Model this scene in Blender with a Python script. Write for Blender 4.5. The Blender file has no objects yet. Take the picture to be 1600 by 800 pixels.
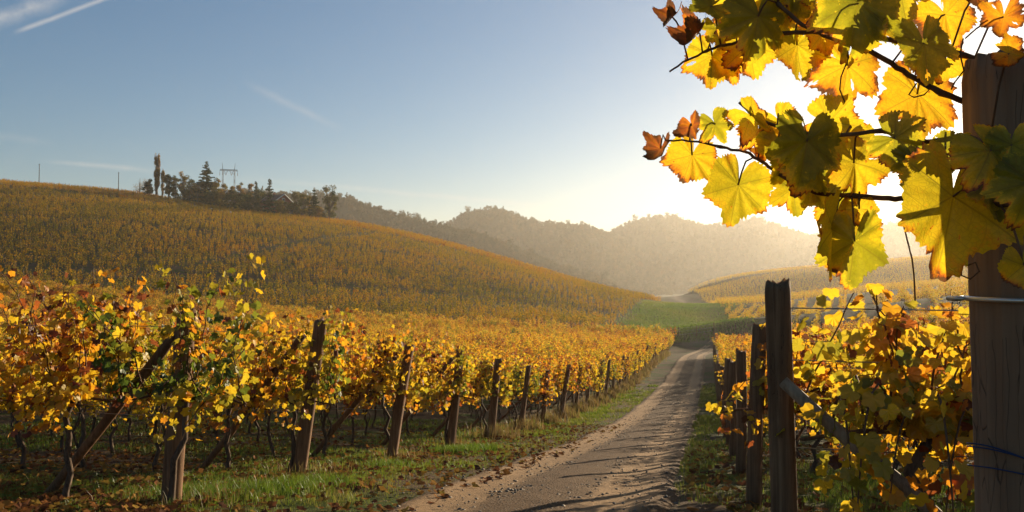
import bpy, math, random
import numpy as np
from math import radians as R, sin, cos, pi

C = bpy.context.scene
COL = C.collection
F = 1256.0                                   # focal length in pixels of the 1600 px wide photograph
PITCH = math.atan(40 / F)

# ------------------------------------------------------------------ camera
cam = bpy.data.cameras.new('camera'); cam_o = bpy.data.objects.new('camera', cam); COL.objects.link(cam_o)
cam.sensor_width = 36; cam.lens = 36 * F / 1600
cam.clip_start = 0.02; cam.clip_end = 20000
cam_o.location = (0, 0, 0); cam_o.rotation_euler = (pi / 2 + PITCH, 0, 0)
C.camera = cam_o

# ------------------------------------------------------------------ light
SUN_AZ, SUN_EL = R(38), R(10.5)              # azimuth clockwise from +Y
w = bpy.data.worlds.new('World'); C.world = w; w.use_nodes = True
nt = w.node_tree; nt.nodes.clear()
def N(nt, t, **kw):
    n = nt.nodes.new(t)
    for k, v in kw.items():
        if k == 'inp':
            for a, b in v.items(): n.inputs[a].default_value = b
        else: setattr(n, k, v)
    return n
def L(nt, a, b): nt.links.new(a, b)
sky = N(nt, 'ShaderNodeTexSky', sky_type='NISHITA')
sky.sun_disc = False; sky.sun_elevation = SUN_EL; sky.sun_rotation = SUN_AZ
sky.altitude = 200; sky.air_density = 1.0; sky.dust_density = .7; sky.ozone_density = 3.0
bg = N(nt, 'ShaderNodeBackground'); bg.inputs['Strength'].default_value = 0.05
out = N(nt, 'ShaderNodeOutputWorld')
SKY_CLOUD_SLOT = (sky, bg)                   # wisps of cloud are wired in between below
L(nt, bg.outputs[0], out.inputs[0])
sun = bpy.data.lights.new('sun', 'SUN'); sun.energy = 5.0; sun.angle = R(0.5); sun.color = (1, .83, .58)
sun_o = bpy.data.objects.new('sun', sun); COL.objects.link(sun_o)
sun_o.rotation_euler = (pi / 2 - SUN_EL, 0, -SUN_AZ + pi)   # shines from azimuth SUN_AZ
vs = C.view_settings
C.display_settings.display_device = 'sRGB'
vs.view_transform = 'Standard'; vs.look = 'None'; vs.exposure = 1.2; vs.gamma = 1; vs.use_curve_mapping = False
cy = C.cycles
cy.max_bounces = 8; cy.diffuse_bounces = 3; cy.glossy_bounces = 2; cy.transmission_bounces = 4
cy.transparent_max_bounces = 8; cy.volume_bounces = 1; cy.caustics_reflective = False; cy.caustics_refractive = False
cy.sample_clamp_indirect = 6

# ------------------------------------------------------------------ helpers
def ray(px, py):
    x, z = (px - 800) / F, (400 - py) / F
    y2, z2 = cos(PITCH) - z * sin(PITCH), sin(PITCH) + z * cos(PITCH)
    return np.array((x / y2, 1.0, z2 / y2))
def P(px, py, Y): return ray(px, py) * Y     # the point at distance Y ahead, seen at that pixel
def dirv(px, py):
    v = ray(px, py); return v / np.linalg.norm(v)

class MB:
    """collects vertices and faces of one mesh, with a 'tone' per vertex and a 'uv' pair"""
    def __init__(s): s.v, s.f, s.t, s.m, s.uv = [], [], [], [], []
    def add(s, v, f, tone=0.5, mat=0, uv=None):
        o = len(s.v); s.v.extend(map(tuple, v)); s.f.extend([tuple(i + o for i in q) for q in f]); s.m.extend([mat] * len(f))
        s.t.extend(list(tone) if hasattr(tone, '__len__') else [tone] * len(v))
        s.uv.extend(uv if uv is not None else [(0, 0, 0)] * len(v))
    def tube(s, pts, rad, sides=6, tone=0.5, mat=0, cap=True):
        pts = [np.array(p, float) for p in pts]; n = len(pts)
        rad = rad if hasattr(rad, '__len__') else [rad] * n
        vs_, fs = [], []; ref = None
        for i, p in enumerate(pts):
            d = pts[min(i + 1, n - 1)] - pts[max(i - 1, 0)]; d = d / (np.linalg.norm(d) + 1e-9)
            if ref is None: ref = np.cross(d, (0.31, 0.7, 0.2) if abs(d[2]) > .9 else (0, 0, 1))
            a = ref - d * np.dot(ref, d); a /= np.linalg.norm(a) + 1e-9; ref = a; b = np.cross(d, a)
            for k in range(sides):
                t = 2 * pi * k / sides; vs_.append(p + rad[i] * (cos(t) * a + sin(t) * b))
        for i in range(n - 1):
            for k in range(sides):
                k2 = (k + 1) % sides; fs.append((i * sides + k, i * sides + k2, (i + 1) * sides + k2, (i + 1) * sides + k))
        if cap: fs.append(tuple(range(sides))[::-1]); fs.append(tuple((n - 1) * sides + k for k in range(sides)))
        s.add(vs_, fs, tone, mat)
    def box(s, c, size, rz=0, mat=0, tone=.5):
        x, y, z = (a / 2 for a in size); q = []
        for dx, dy, dz in ((-x,-y,-z),(x,-y,-z),(x,y,-z),(-x,y,-z),(-x,-y,z),(x,-y,z),(x,y,z),(-x,y,z)):
            q.append((c[0] + dx * cos(rz) - dy * sin(rz), c[1] + dx * sin(rz) + dy * cos(rz), c[2] + dz))
        s.add(q, [(0,3,2,1),(4,5,6,7),(0,1,5,4),(1,2,6,5),(2,3,7,6),(3,0,4,7)], tone, mat)
    def mesh(s, name, mats, smooth=False):
        me = bpy.data.meshes.new(name); me.from_pydata(s.v, [], s.f)
        for m in (mats if isinstance(mats, (list, tuple)) else [mats]): me.materials.append(m)
        at = me.attributes.new('tone', 'FLOAT', 'POINT'); at.data.foreach_set('value', np.array(s.t, np.float32))
        if any(u != (0, 0, 0) for u in s.uv[:400]):
            a2 = me.attributes.new('leafuv', 'FLOAT_VECTOR', 'POINT'); a2.data.foreach_set('vector', np.array(s.uv, np.float32).ravel())
        me.polygons.foreach_set('material_index', np.array(s.m, np.int32))
        if smooth: me.polygons.foreach_set('use_smooth', np.ones(len(s.f), bool))
        me.update(); return me
    def build(s, name, mats, parent=None, smooth=False): return link(name, s.mesh(name, mats, smooth), parent)
def link(name, data, parent=None, loc=None):
    o = bpy.data.objects.new(name, data); COL.objects.link(o)
    if parent is not None: o.parent = parent
    if loc is not None: o.location = loc
    return o
def raw_mesh(name, v, f, mat, tone=None, smooth=False):
    """big meshes straight from arrays; f is (n, k)"""
    me = bpy.data.meshes.new(name); v = np.asarray(v, np.float32); f = np.asarray(f, np.int32); k = f.shape[1]
    me.vertices.add(len(v)); me.vertices.foreach_set('co', v.ravel())
    me.loops.add(f.size); me.loops.foreach_set('vertex_index', f.ravel())
    me.polygons.add(len(f)); me.polygons.foreach_set('loop_start', np.arange(0, f.size, k, dtype=np.int32))
    if smooth: me.polygons.foreach_set('use_smooth', np.ones(len(f), bool))
    if tone is not None:
        at = me.attributes.new('tone', 'FLOAT', 'POINT'); at.data.foreach_set('value', np.asarray(tone, np.float32))
    me.materials.append(mat); me.update(calc_edges=True); me.validate(); return me
def tag(o, label=None, cat=None, group=None, kind=None):
    if label: o['label'] = label
    if cat: o['category'] = cat
    if group: o['group'] = group
    if kind: o['kind'] = kind
    return o
def thing(name, label, cat, loc=(0, 0, 0), rz=0, group=None):
    o = link(name, None, loc=loc); o.rotation_euler = (0, 0, rz); o.empty_display_size = .1
    return tag(o, label, cat, group)
def dup(o, loc, rz, label, group=None):
    r = o.copy(); COL.objects.link(r); r.location = loc; r.rotation_euler = (0, 0, rz); r['label'] = label
    if group: r['group'] = group
    for ch in KIDS[o.name]:
        c = ch.copy(); COL.objects.link(c); c.parent = r
    return r
KIDS = {}
_ONE = 'zeroth first second third fourth fifth sixth seventh eighth ninth tenth eleventh twelfth thirteenth fourteenth fifteenth sixteenth seventeenth eighteenth nineteenth twentieth'.split()
_TEN = {2: ('twentieth', 'twenty'), 3: ('thirtieth', 'thirty'), 4: ('fortieth', 'forty'), 5: ('fiftieth', 'fifty')}
def ordinal(n):
    if n <= 20: return _ONE[n]
    a, b = divmod(n, 10); return _TEN[a][0] if b == 0 else _TEN[a][1] + '-' + _ONE[b]

# ------------------------------------------------------------------ materials
def new_mat(name):
    m = bpy.data.materials.new(name); m.use_nodes = True; m.node_tree.nodes.clear(); return m, m.node_tree
def ramp(nt, fac, stops):
    r = N(nt, 'ShaderNodeValToRGB'); el = r.color_ramp.elements
    while len(el) < len(stops): el.new(.5)
    for e, (p, c) in zip(el, stops): e.position = p; e.color = (*c, 1)
    L(nt, fac, r.inputs[0]); return r.outputs[0]
def math_(nt, op, a, b=None, c=None, clamp=False):
    n = N(nt, 'ShaderNodeMath', operation=op); n.use_clamp = clamp
    for i, x in enumerate((a, b, c)):
        if x is None: continue
        if isinstance(x, (int, float)): n.inputs[i].default_value = x
        else: L(nt, x, n.inputs[i])
    return n.outputs[0]
def noise(nt, scale, detail=4, vec=None, rough=.55, out='Fac'):
    n = N(nt, 'ShaderNodeTexNoise'); n.inputs['Scale'].default_value = scale; n.inputs['Detail'].default_value = detail; n.inputs['Roughness'].default_value = rough
    if vec is not None: L(nt, vec, n.inputs['Vector'])
    return n.outputs[out]
def mix(nt, fac, a, b):
    n = N(nt, 'ShaderNodeMix', data_type='RGBA')
    if isinstance(fac, (int, float)): n.inputs[0].default_value = fac
    else: L(nt, fac, n.inputs[0])
    for i, x in ((6, a), (7, b)):
        if isinstance(x, tuple): n.inputs[i].default_value = (*x, 1)
        else: L(nt, x, n.inputs[i])
    return n.outputs[2]
def attr(nt, name, kind='GEOMETRY', out='Fac'):
    return N(nt, 'ShaderNodeAttribute', attribute_name=name, attribute_type=kind).outputs[out]
def bump(nt, h, strength, dist):
    b = N(nt, 'ShaderNodeBump'); b.inputs['Strength'].default_value = strength; b.inputs['Distance'].default_value = dist
    L(nt, h, b.inputs['Height']); return b.outputs[0]
def finish_principled(nt, col, rough=.8, normal=None, spec=.3):
    p = N(nt, 'ShaderNodeBsdfPrincipled'); p.inputs['Roughness'].default_value = rough; p.inputs['Specular IOR Level'].default_value = spec
    if isinstance(col, tuple): p.inputs['Base Color'].default_value = (*col, 1)
    else: L(nt, col, p.inputs['Base Color'])
    if normal is not None: L(nt, normal, p.inputs['Normal'])
    o = N(nt, 'ShaderNodeOutputMaterial'); L(nt, p.outputs[0], o.inputs[0])
def finish_leaf(nt, col, trans_col=None, trans=.5, rough=.45, gloss=.06, normal=None):
    d = N(nt, 'ShaderNodeBsdfDiffuse'); t = N(nt, 'ShaderNodeBsdfTranslucent'); g = N(nt, 'ShaderNodeBsdfGlossy'); g.inputs['Roughness'].default_value = rough
    L(nt, col, d.inputs[0]); L(nt, trans_col if trans_col is not None else col, t.inputs[0])
    if normal is not None:
        for n in (d, t, g): L(nt, normal, n.inputs['Normal'])
    a = N(nt, 'ShaderNodeMixShader'); a.inputs[0].default_value = trans; L(nt, d.outputs[0], a.inputs[1]); L(nt, t.outputs[0], a.inputs[2])
    b = N(nt, 'ShaderNodeMixShader'); b.inputs[0].default_value = gloss; L(nt, a.outputs[0], b.inputs[1]); L(nt, g.outputs[0], b.inputs[2])
    o = N(nt, 'ShaderNodeOutputMaterial'); L(nt, b.outputs[0], o.inputs[0])

LEAF_STOPS = [(0, (.07, .105, .012)), (.22, (.20, .20, .018)), (.42, (.52, .37, .02)), (.58, (.70, .42, .018)), (.72, (.62, .25, .014)), (.85, (.30, .075, .015)), (1, (.10, .04, .018))]
def leaf_mat(name, stops=LEAF_STOPS, pos_scale=.0, pos_amt=0.0, obj_amt=.1, bias=0.0, trans=.52, gloss=.05, streak=0.0):
    m, nt = new_mat(name)
    t = attr(nt, 'tone')
    oi = N(nt, 'ShaderNodeObjectInfo').outputs['Random']
    t = math_(nt, 'ADD', t, math_(nt, 'MULTIPLY', math_(nt, 'SUBTRACT', oi, .5), obj_amt))
    if pos_amt:
        g = N(nt, 'ShaderNodeNewGeometry').outputs['Position']
        n = noise(nt, pos_scale, 6, g, .68)
        t = math_(nt, 'ADD', t, math_(nt, 'MULTIPLY', math_(nt, 'SUBTRACT', n, .5), pos_amt))
    if streak:                                              # tone streaks along the rows, painted in place of shading between them
        mp = N(nt, 'ShaderNodeMapping'); mp.inputs['Rotation'].default_value = (0, 0, R(4)); mp.inputs['Scale'].default_value = (.022, .42, 0)
        L(nt, N(nt, 'ShaderNodeNewGeometry').outputs['Position'], mp.inputs[0])
        t = math_(nt, 'ADD', t, math_(nt, 'MULTIPLY', math_(nt, 'SUBTRACT', noise(nt, 1, 3, mp.outputs[0], .7), .5), streak))
    if bias: t = math_(nt, 'ADD', t, bias)
    c = ramp(nt, t, stops)
    finish_leaf(nt, c, trans=trans, gloss=gloss)
    return m
M_vine = leaf_mat('vine_leaf', pos_scale=.30, pos_amt=.55, obj_amt=.26, trans=.62, gloss=.03)
M_vine_right = leaf_mat('vine_leaf_right', pos_scale=1.1, pos_amt=.36, obj_amt=.08, bias=.045, trans=.72, gloss=.025)
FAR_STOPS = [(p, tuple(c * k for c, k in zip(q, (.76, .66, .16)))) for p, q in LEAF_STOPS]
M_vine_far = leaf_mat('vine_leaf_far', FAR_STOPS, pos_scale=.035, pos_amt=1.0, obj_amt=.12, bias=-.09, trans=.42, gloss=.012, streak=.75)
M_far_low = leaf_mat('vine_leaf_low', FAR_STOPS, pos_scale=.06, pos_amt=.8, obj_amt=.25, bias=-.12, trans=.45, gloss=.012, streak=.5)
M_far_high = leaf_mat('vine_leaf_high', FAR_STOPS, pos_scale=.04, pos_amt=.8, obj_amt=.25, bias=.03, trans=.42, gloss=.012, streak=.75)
M_valley = leaf_mat('vine_leaf_valley', pos_scale=.02, pos_amt=.35, obj_amt=.2, bias=.03, trans=.45, gloss=.012)
TREE_STOPS = [(0, (.012, .022, .008)), (.25, (.03, .042, .009)), (.5, (.10, .085, .012)), (.68, (.27, .17, .018)), (.85, (.24, .09, .018)), (1, (.10, .05, .02))]
M_tree = leaf_mat('tree_leaf', TREE_STOPS, obj_amt=0, trans=.48, gloss=.008)
M_forest = leaf_mat('forest_leaf', [(0, (.022, .027, .012)), (.5, (.065, .055, .02)), (1, (.12, .07, .025))], pos_scale=.012, pos_amt=.5, obj_amt=.6, trans=.3, gloss=.02)
M_fallen = leaf_mat('fallen_leaf', [(0, (.22, .15, .03)), (.4, (.26, .12, .03)), (.7, (.16, .06, .025)), (1, (.07, .035, .02))], trans=.25, gloss=.004)
M_grass = leaf_mat('grass_blade', [(0, (.085, .15, .010)), (.4, (.15, .19, .018)), (.65, (.20, .18, .03)), (.85, (.25, .17, .06)), (1, (.17, .10, .04))], pos_scale=.8, pos_amt=.25, obj_amt=0, trans=.45, gloss=.04)

def bark_mat(name, c1, c2, sx=60, sz=6, bs=.5):
    m, nt = new_mat(name)
    tc = N(nt, 'ShaderNodeTexCoord').outputs['Object']
    mp = N(nt, 'ShaderNodeMapping'); mp.inputs['Scale'].default_value = (sx, sx, sz); L(nt, tc, mp.inputs[0])
    n = noise(nt, 1, 6, mp.outputs[0], .6)
    c = ramp(nt, n, [(.3, c1), (.7, c2)])
    finish_principled(nt, c, .85, bump(nt, n, bs, .01), .15)
    return m
M_bark = bark_mat('vine_bark', (.045, .028, .018), (.15, .10, .065))
M_cane = bark_mat('cane_bark', (.07, .035, .018), (.19, .10, .05), 80, 20, .3)
M_treebark = bark_mat('tree_bark', (.05, .04, .03), (.13, .10, .075), 8, 2)
M_palebark = bark_mat('pale_bark', (.16, .15, .13), (.28, .26, .23), 8, 2)

def wood_mat(name, c1, c2, c3, fine=1.0):
    m, nt = new_mat(name)
    tc = N(nt, 'ShaderNodeTexCoord').outputs['Object']
    mp = N(nt, 'ShaderNodeMapping'); mp.inputs['Scale'].default_value = (38 * fine, 38 * fine, 1.7 * fine); L(nt, tc, mp.inputs[0])
    n1 = noise(nt, 1, 8, mp.outputs[0], .62)
    mp2 = N(nt, 'ShaderNodeMapping'); mp2.inputs['Scale'].default_value = (5, 5, 2.2); L(nt, tc, mp2.inputs[0])
    n2 = noise(nt, 1, 4, mp2.outputs[0])
    c = ramp(nt, n1, [(.25, c1), (.5, c2), (.78, c3)])
    c = mix(nt, math_(nt, 'MULTIPLY', math_(nt, 'SUBTRACT', n2, .42, clamp=True), 2.2, clamp=True), c, c1)
    vo = N(nt, 'ShaderNodeTexVoronoi', feature='DISTANCE_TO_EDGE'); mp3 = N(nt, 'ShaderNodeMapping'); mp3.inputs['Scale'].default_value = (26 * fine, 26 * fine, .9 * fine)
    warp = N(nt, 'ShaderNodeVectorMath', operation='ADD'); L(nt, mp3.outputs[0], warp.inputs[0])
    nv = N(nt, 'ShaderNodeVectorMath', operation='SCALE'); nv.inputs[3].default_value = .6; L(nt, noise(nt, 6, 3, tc, out='Color'), nv.inputs[0]); L(nt, nv.outputs[0], warp.inputs[1])
    L(nt, tc, mp3.inputs[0]); L(nt, warp.outputs[0], vo.inputs['Vector'])
    crack = math_(nt, 'SUBTRACT', 1, math_(nt, 'MULTIPLY', vo.outputs['Distance'], 34, clamp=True))
    crack = math_(nt, 'MULTIPLY', crack, math_(nt, 'GREATER_THAN', n2, .5))
    c = mix(nt, math_(nt, 'MULTIPLY', crack, .65), c, (.018, .012, .008))
    hgt = math_(nt, 'SUBTRACT', math_(nt, 'MULTIPLY', n1, .5), crack)
    finish_principled(nt, c, .82, bump(nt, hgt, .55, .004), .2)
    return m
M_post = wood_mat('weathered_post_wood', (.08, .038, .018), (.18, .092, .043), (.31, .18, .092))
M_bigpost = wood_mat('old_brown_post_wood', (.12, .066, .037), (.25, .148, .085), (.35, .225, .135), .8)
M_brace = wood_mat('grey_brace_wood', (.13, .075, .04), (.30, .185, .105), (.44, .30, .18))
def plain(name, c, rough=.6, metal=0.0, ns=0, spec=.3):
    m, nt = new_mat(name)
    tc = N(nt, 'ShaderNodeTexCoord').outputs['Object']
    n = noise(nt, ns or 12, 5, tc)
    col = mix(nt, n, tuple(x * .72 for x in c), tuple(min(1, x * 1.25) for x in c))
    p = N(nt, 'ShaderNodeBsdfPrincipled'); L(nt, col, p.inputs['Base Color']); p.inputs['Roughness'].default_value = rough; p.inputs['Metallic'].default_value = metal; p.inputs['Specular IOR Level'].default_value = spec
    o = N(nt, 'ShaderNodeOutputMaterial'); L(nt, p.outputs[0], o.inputs[0]); return m
M_wire = plain('galvanised_wire', (.35, .34, .32), .45, .9)
M_zinc = plain('zinc_strap', (.62, .60, .56), .35, .85)
M_twine = plain('blue_twine', (.02, .035, .09), .8)
M_stake = plain('grey_stake', (.16, .12, .08), .8)
M_brick = plain('red_brick', (.30, .10, .065), .85, 0, 3)
M_plaster = plain('pale_plaster', (.55, .50, .44), .85, 0, 2)
M_roof = plain('brown_roof_tile', (.13, .065, .048), .8, 0, 2)
M_redroof = plain('red_roof_tile', (.22, .075, .05), .8, 0, 2)
M_white = plain('white_board', (.75, .72, .68), .6, 0, 2)
M_glass = plain('dark_window_glass', (.02, .025, .03), .1, 0, 2, .6)
M_steel = plain('grey_steel', (.10, .10, .105), .6, .3, 2)
M_ceramic = plain('insulator_ceramic', (.22, .12, .09), .3, 0, 2)

# ------------------------------------------------------------------ terrain
_Yk = np.array([-30, -8, -3, 0, 3, 6.6, 9.3, 12, 14.7, 17.4, 20.1, 22.8, 25.5, 30.9, 36.3, 44.4, 52.5, 70, 100])
_Dk = np.array([-2.5, .55, .95, 1.13, 1.40, 1.79, 2.22, 2.62, 2.99, 3.34, 3.68, 3.99, 4.28, 4.78, 5.22, 5.74, 6.15, 6.8, 7.5])
def road_x(Y): return .2452 * Y - 1.62 + .24 * np.exp(-np.maximum(Y - 5, 0) / 5)
cp = []
for Y, D in zip(_Yk, _Dk):
    for o in (-46, -22, -9, 0, 9, 22):
        k = min(1, max(0, Y) / 100)
        z = -D + (.03 * max(0, -o - 10) + .2 * max(0, o - 3)) * k
        cp.append((road_x(Y) + o, Y, z))
def gp(px, py, Y, dz=0): p = P(px, py, Y); cp.append((p[0], p[1], p[2] + dz))
for px, py in ((-700, 210), (-300, 252), (0, 283), (100, 291), (200, 299), (430, 336), (530, 344), (650, 366), (800, 406), (900, 436), (1030, 469)):
    Y = 290 if px < 300 else 280
    gp(px, py, Y, -1.3)
    p = P(px, py, Y); cp.append((p[0] * 1.1, 380, p[2] - 11))
cp += [(-120, 105, -2.2), (-67, 105, -4.0), (-26, 107, -6.0), (-8, 110, -6.4), (11, 112, -6.7)]
for X, zb, zt in ((-150, -1, 35), (-100, -2.5, 32), (-45, -5.2, 22), (0, -6.4, 8.5)):
    cp.append((X * 1.1, 190, zb + (zt - zb) * .46 + .6))
gp(1020, 472, 200); gp(935, 510, 120); gp(1105, 521, 125); gp(1115, 495, 165); gp(1107, 478, 230); gp(1050, 463, 330)
gp(1177, 500, 105); gp(1440, 468, 100); gp(1650, 458, 100); gp(1250, 468, 180); gp(1440, 449, 180); gp(1650, 440, 180)
gp(1100, 446, 380); gp(1250, 426, 400); gp(1440, 407, 400); gp(1650, 395, 400)
cp += [(90, 520, -10), (200, 520, 0), (280, 520, 0), (0, 470, -12)]
cp = np.array(cp)
_xy = cp[:, :2] / 50.0
def _U(r2): return r2 * np.log(r2 + 1e-9) * .5
_A = _U(((_xy[:, None] - _xy[None]) ** 2).sum(-1)) + np.eye(len(cp)) * 2e-4
_Pm = np.c_[np.ones(len(cp)), _xy]
_M = np.block([[_A, _Pm], [_Pm.T, np.zeros((3, 3))]])
_sol = np.linalg.solve(_M, np.r_[cp[:, 2], 0, 0, 0])
def gz(x, y):
    x = np.atleast_1d(np.asarray(x, float)); y = np.atleast_1d(np.asarray(y, float)); q = np.c_[x.ravel(), y.ravel()] / 50
    r = np.empty(len(q))
    for i in range(0, len(q), 20000):
        b = q[i:i + 20000]
        r[i:i + 20000] = _U(((b[:, None] - _xy[None]) ** 2).sum(-1)) @ _sol[:-3] + _sol[-3] + b @ _sol[-2:]
    X, Y = x.ravel(), y.ravel()
    k = np.clip((np.hypot(X * .8, Y) - 400) / 140, 0, 1); k = np.maximum(k, np.clip((-Y - 15) / 30, 0, 1)); k = k * k * (3 - 2 * k)
    flat = np.where(Y > 0, -13.0, 0.0)
    return np.clip(r, -16, 60) * (1 - k) + flat * k
def gz1(x, y): return float(gz(x, y)[0])

def ground_mat():
    m, nt = new_mat('vineyard_earth')
    pos = N(nt, 'ShaderNodeNewGeometry').outputs['Position']
    n1 = noise(nt, .55, 6, pos); n2 = noise(nt, 7, 6, pos, .7); n3 = noise(nt, 45, 4, pos, .7)
    grass = mix(nt, n2, (.03, .045, .012), (.085, .105, .022))
    soil = mix(nt, n3, (.055, .036, .022), (.15, .10, .06))
    litter = mix(nt, n3, (.12, .055, .02), (.22, .13, .035))
    c = mix(nt, math_(nt, 'MULTIPLY', math_(nt, 'SUBTRACT', n1, .44), 6, clamp=True), soil, grass)
    c = mix(nt, math_(nt, 'MULTIPLY', math_(nt, 'SUBTRACT', n2, .56), 7, clamp=True), c, litter)
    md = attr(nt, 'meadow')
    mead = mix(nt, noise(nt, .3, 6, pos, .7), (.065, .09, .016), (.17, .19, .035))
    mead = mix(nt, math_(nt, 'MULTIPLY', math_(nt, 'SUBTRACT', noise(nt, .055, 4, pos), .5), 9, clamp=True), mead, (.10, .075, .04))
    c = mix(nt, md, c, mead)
    pt = attr(nt, 'path')
    c = mix(nt, pt, c, mix(nt, n2, (.16, .11, .06), (.28, .21, .13)))
    finish_principled(nt, c, .95, bump(nt, math_(nt, 'ADD', n2, math_(nt, 'MULTIPLY', n3, .5)), .8, .05), .05)
    return m
def seg_dist(X, Y, pts):
    d = np.full(X.shape, 1e9)
    for (ax, ay), (bx, by) in zip(pts, pts[1:]):
        t = np.clip(((X - ax) * (bx - ax) + (Y - ay) * (by - ay)) / ((bx - ax) ** 2 + (by - ay) ** 2), 0, 1)
        d = np.minimum(d, np.hypot(X - ax - t * (bx - ax), Y - ay - t * (by - ay)))
    return d
def inside(X, Y, poly):
    c = np.zeros(X.shape, bool); n = len(poly)
    for i in range(n):
        (x1, y1), (x2, y2) = poly[i], poly[(i + 1) % n]
        c ^= ((y1 > Y) != (y2 > Y)) & (X < (x2 - x1) * (Y - y1) / (y2 - y1 + 1e-12) + x1)
    return c
FARPATH = [tuple(P(px, py, Y)[:2]) for px, py, Y in ((1087, 540, 100), (1105, 521, 125), (1113, 495, 165), (1105, 478, 230), (1050, 463, 330))]
ME0 = P(935, 510, 112)[:2]; ME1 = P(1018, 472, 205)[:2]; ME2 = P(1125, 476, 250)[:2]; ME3 = P(1125, 520, 112)[:2]
MEADOW = [tuple(ME0), tuple(ME1), tuple(ME2), tuple(ME3), (road_x(101) + 3, 102.0), (road_x(101) - 3.5, 102.0)]
def fnoise(x, y, seed=0, octs=4):
    """cheap smooth value noise in [-1, 1]"""
    rs = np.random.RandomState(seed); r = np.zeros(np.shape(x)); amp = 1; tot = 0
    for o in range(octs):
        for _ in range(3):
            a, ph = rs.uniform(0, 2 * pi, 2); k = 2 ** o * rs.uniform(.7, 1.4)
            r = r + amp * np.sin(k * (x * np.cos(a) + y * np.sin(a)) + ph + 1.3 * np.sin(k * .7 * (x * np.sin(a) - y * np.cos(a)) + 2 * ph)) / 3
        tot += amp; amp *= .55
    return r / tot * 1.6
def build_ground():
    na = np.concatenate([np.linspace(-55, 55, 221), np.linspace(58, 302, 80)]); na = np.radians(na)
    rr = np.concatenate([[0.0], np.geomspace(.25, 2600, 250)])
    A, RR = np.meshgrid(na, rr); X = RR * np.sin(A); Y = RR * np.cos(A)
    Z = gz(X, Y).reshape(X.shape)
    nr, nn = X.shape; idx = np.arange(nr * nn).reshape(nr, nn)
    a = idx[:-1]; b = idx[1:]
    f = np.stack([a, b, np.roll(b, -1, 1), np.roll(a, -1, 1)], -1).reshape(-1, 4)[:, ::-1]
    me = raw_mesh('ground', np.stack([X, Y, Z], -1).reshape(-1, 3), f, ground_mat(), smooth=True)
    Xf, Yf = X.ravel(), Y.ravel()
    mdw = inside(Xf, Yf, MEADOW).astype(float) * np.clip(.75 + .5 * fnoise(Xf * .12, Yf * .12, 44), .3, 1) * (1 - .75 * np.exp(-((Yf - 126 - .1 * Xf) / 5.5) ** 2))  # last factor paints a brown shadow band across the meadow
    pd = seg_dist(Xf, Yf, FARPATH); path = np.clip(1.6 - pd / 1.6, 0, 1)
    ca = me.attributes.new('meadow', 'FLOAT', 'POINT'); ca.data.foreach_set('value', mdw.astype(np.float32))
    cb = me.attributes.new('path', 'FLOAT', 'POINT'); cb.data.foreach_set('value', path.astype(np.float32))
    tag(link('ground', me), kind='structure')
build_ground()

def road_mat():
    m, nt = new_mat('dirt_track')
    pos = N(nt, 'ShaderNodeNewGeometry').outputs['Position']
    ac = attr(nt, 'tone')                                   # 0 = wheel track, 1 = edge or middle
    n1 = noise(nt, 1.9, 7, pos, .7); n2 = noise(nt, 11, 7, pos, .75); n3 = noise(nt, 70, 4, pos, .75)
    light = mix(nt, n2, (.22, .125, .058), (.40, .255, .13))
    dark = mix(nt, n3, (.06, .031, .013), (.185, .105, .048))
    k = math_(nt, 'MULTIPLY', math_(nt, 'ADD', math_(nt, 'SUBTRACT', n1, .5), math_(nt, 'SUBTRACT', ac, .42)), 3.0)
    k = math_(nt, 'ADD', k, math_(nt, 'MULTIPLY', math_(nt, 'SUBTRACT', n2, .42), 2.2), clamp=True)
    c = mix(nt, k, light, dark)
    vo = N(nt, 'ShaderNodeTexVoronoi'); vo.inputs['Scale'].default_value = 32; L(nt, pos, vo.inputs['Vector'])
    st = math_(nt, 'MULTIPLY', math_(nt, 'SUBTRACT', .38, vo.outputs['Distance'], clamp=True), k)
    c = mix(nt, math_(nt, 'MULTIPLY', st, 2, clamp=True), c, (.30, .25, .19))
    h = math_(nt, 'ADD', math_(nt, 'ADD', n2, math_(nt, 'MULTIPLY', n3, .4)), math_(nt, 'MULTIPLY', st, 2))
    finish_principled(nt, c, .9, bump(nt, h, 1.0, .035), .1)
    return m
def build_road():
    ys = np.concatenate([np.arange(-4, 1, .4), np.geomspace(1, 103, 620)]); us = np.linspace(-1, 1, 45)
    U, Y = np.meshgrid(us, ys)
    hw = 1.27 - .20 * np.exp(-np.maximum(Y - 5, 0) / 6) + .11 * fnoise(Y * .8, U * 0 + np.sign(U) * 3, 5)
    bend = np.clip((Y - 72) / 31, 0, 1) ** 2 * 11
    X = road_x(Y) + bend * .3 + U * hw
    a = np.abs(U)
    tr = np.exp(-((a - .58) / .27) ** 2)                      # wheel tracks
    Z = gz(X, Y).reshape(X.shape) + .055 - .032 * tr + .007 * fnoise(X * 2.2, Y * 2.2, 2) + .008 * fnoise(X * 9, Y * 9, 4, 3) * (1 - .5 * tr) * (a < .9)
    e = np.clip((a - .86) / .14, 0, 1); Z = Z - e * e * .075
    nr, nn = X.shape; idx = np.arange(nr * nn).reshape(nr, nn)
    f = np.stack([idx[:-1, :-1], idx[:-1, 1:], idx[1:, 1:], idx[1:, :-1]], -1).reshape(-1, 4)
    tone = np.clip(1 - tr * np.where(U < 0, 1.15, .95), 0, 1)
    me = raw_mesh('dirt_track', np.stack([X, Y, Z], -1).reshape(-1, 3), f, road_mat(), tone.ravel(), True)
    tag(link('dirt_track', me), kind='structure')
build_road()

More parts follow.
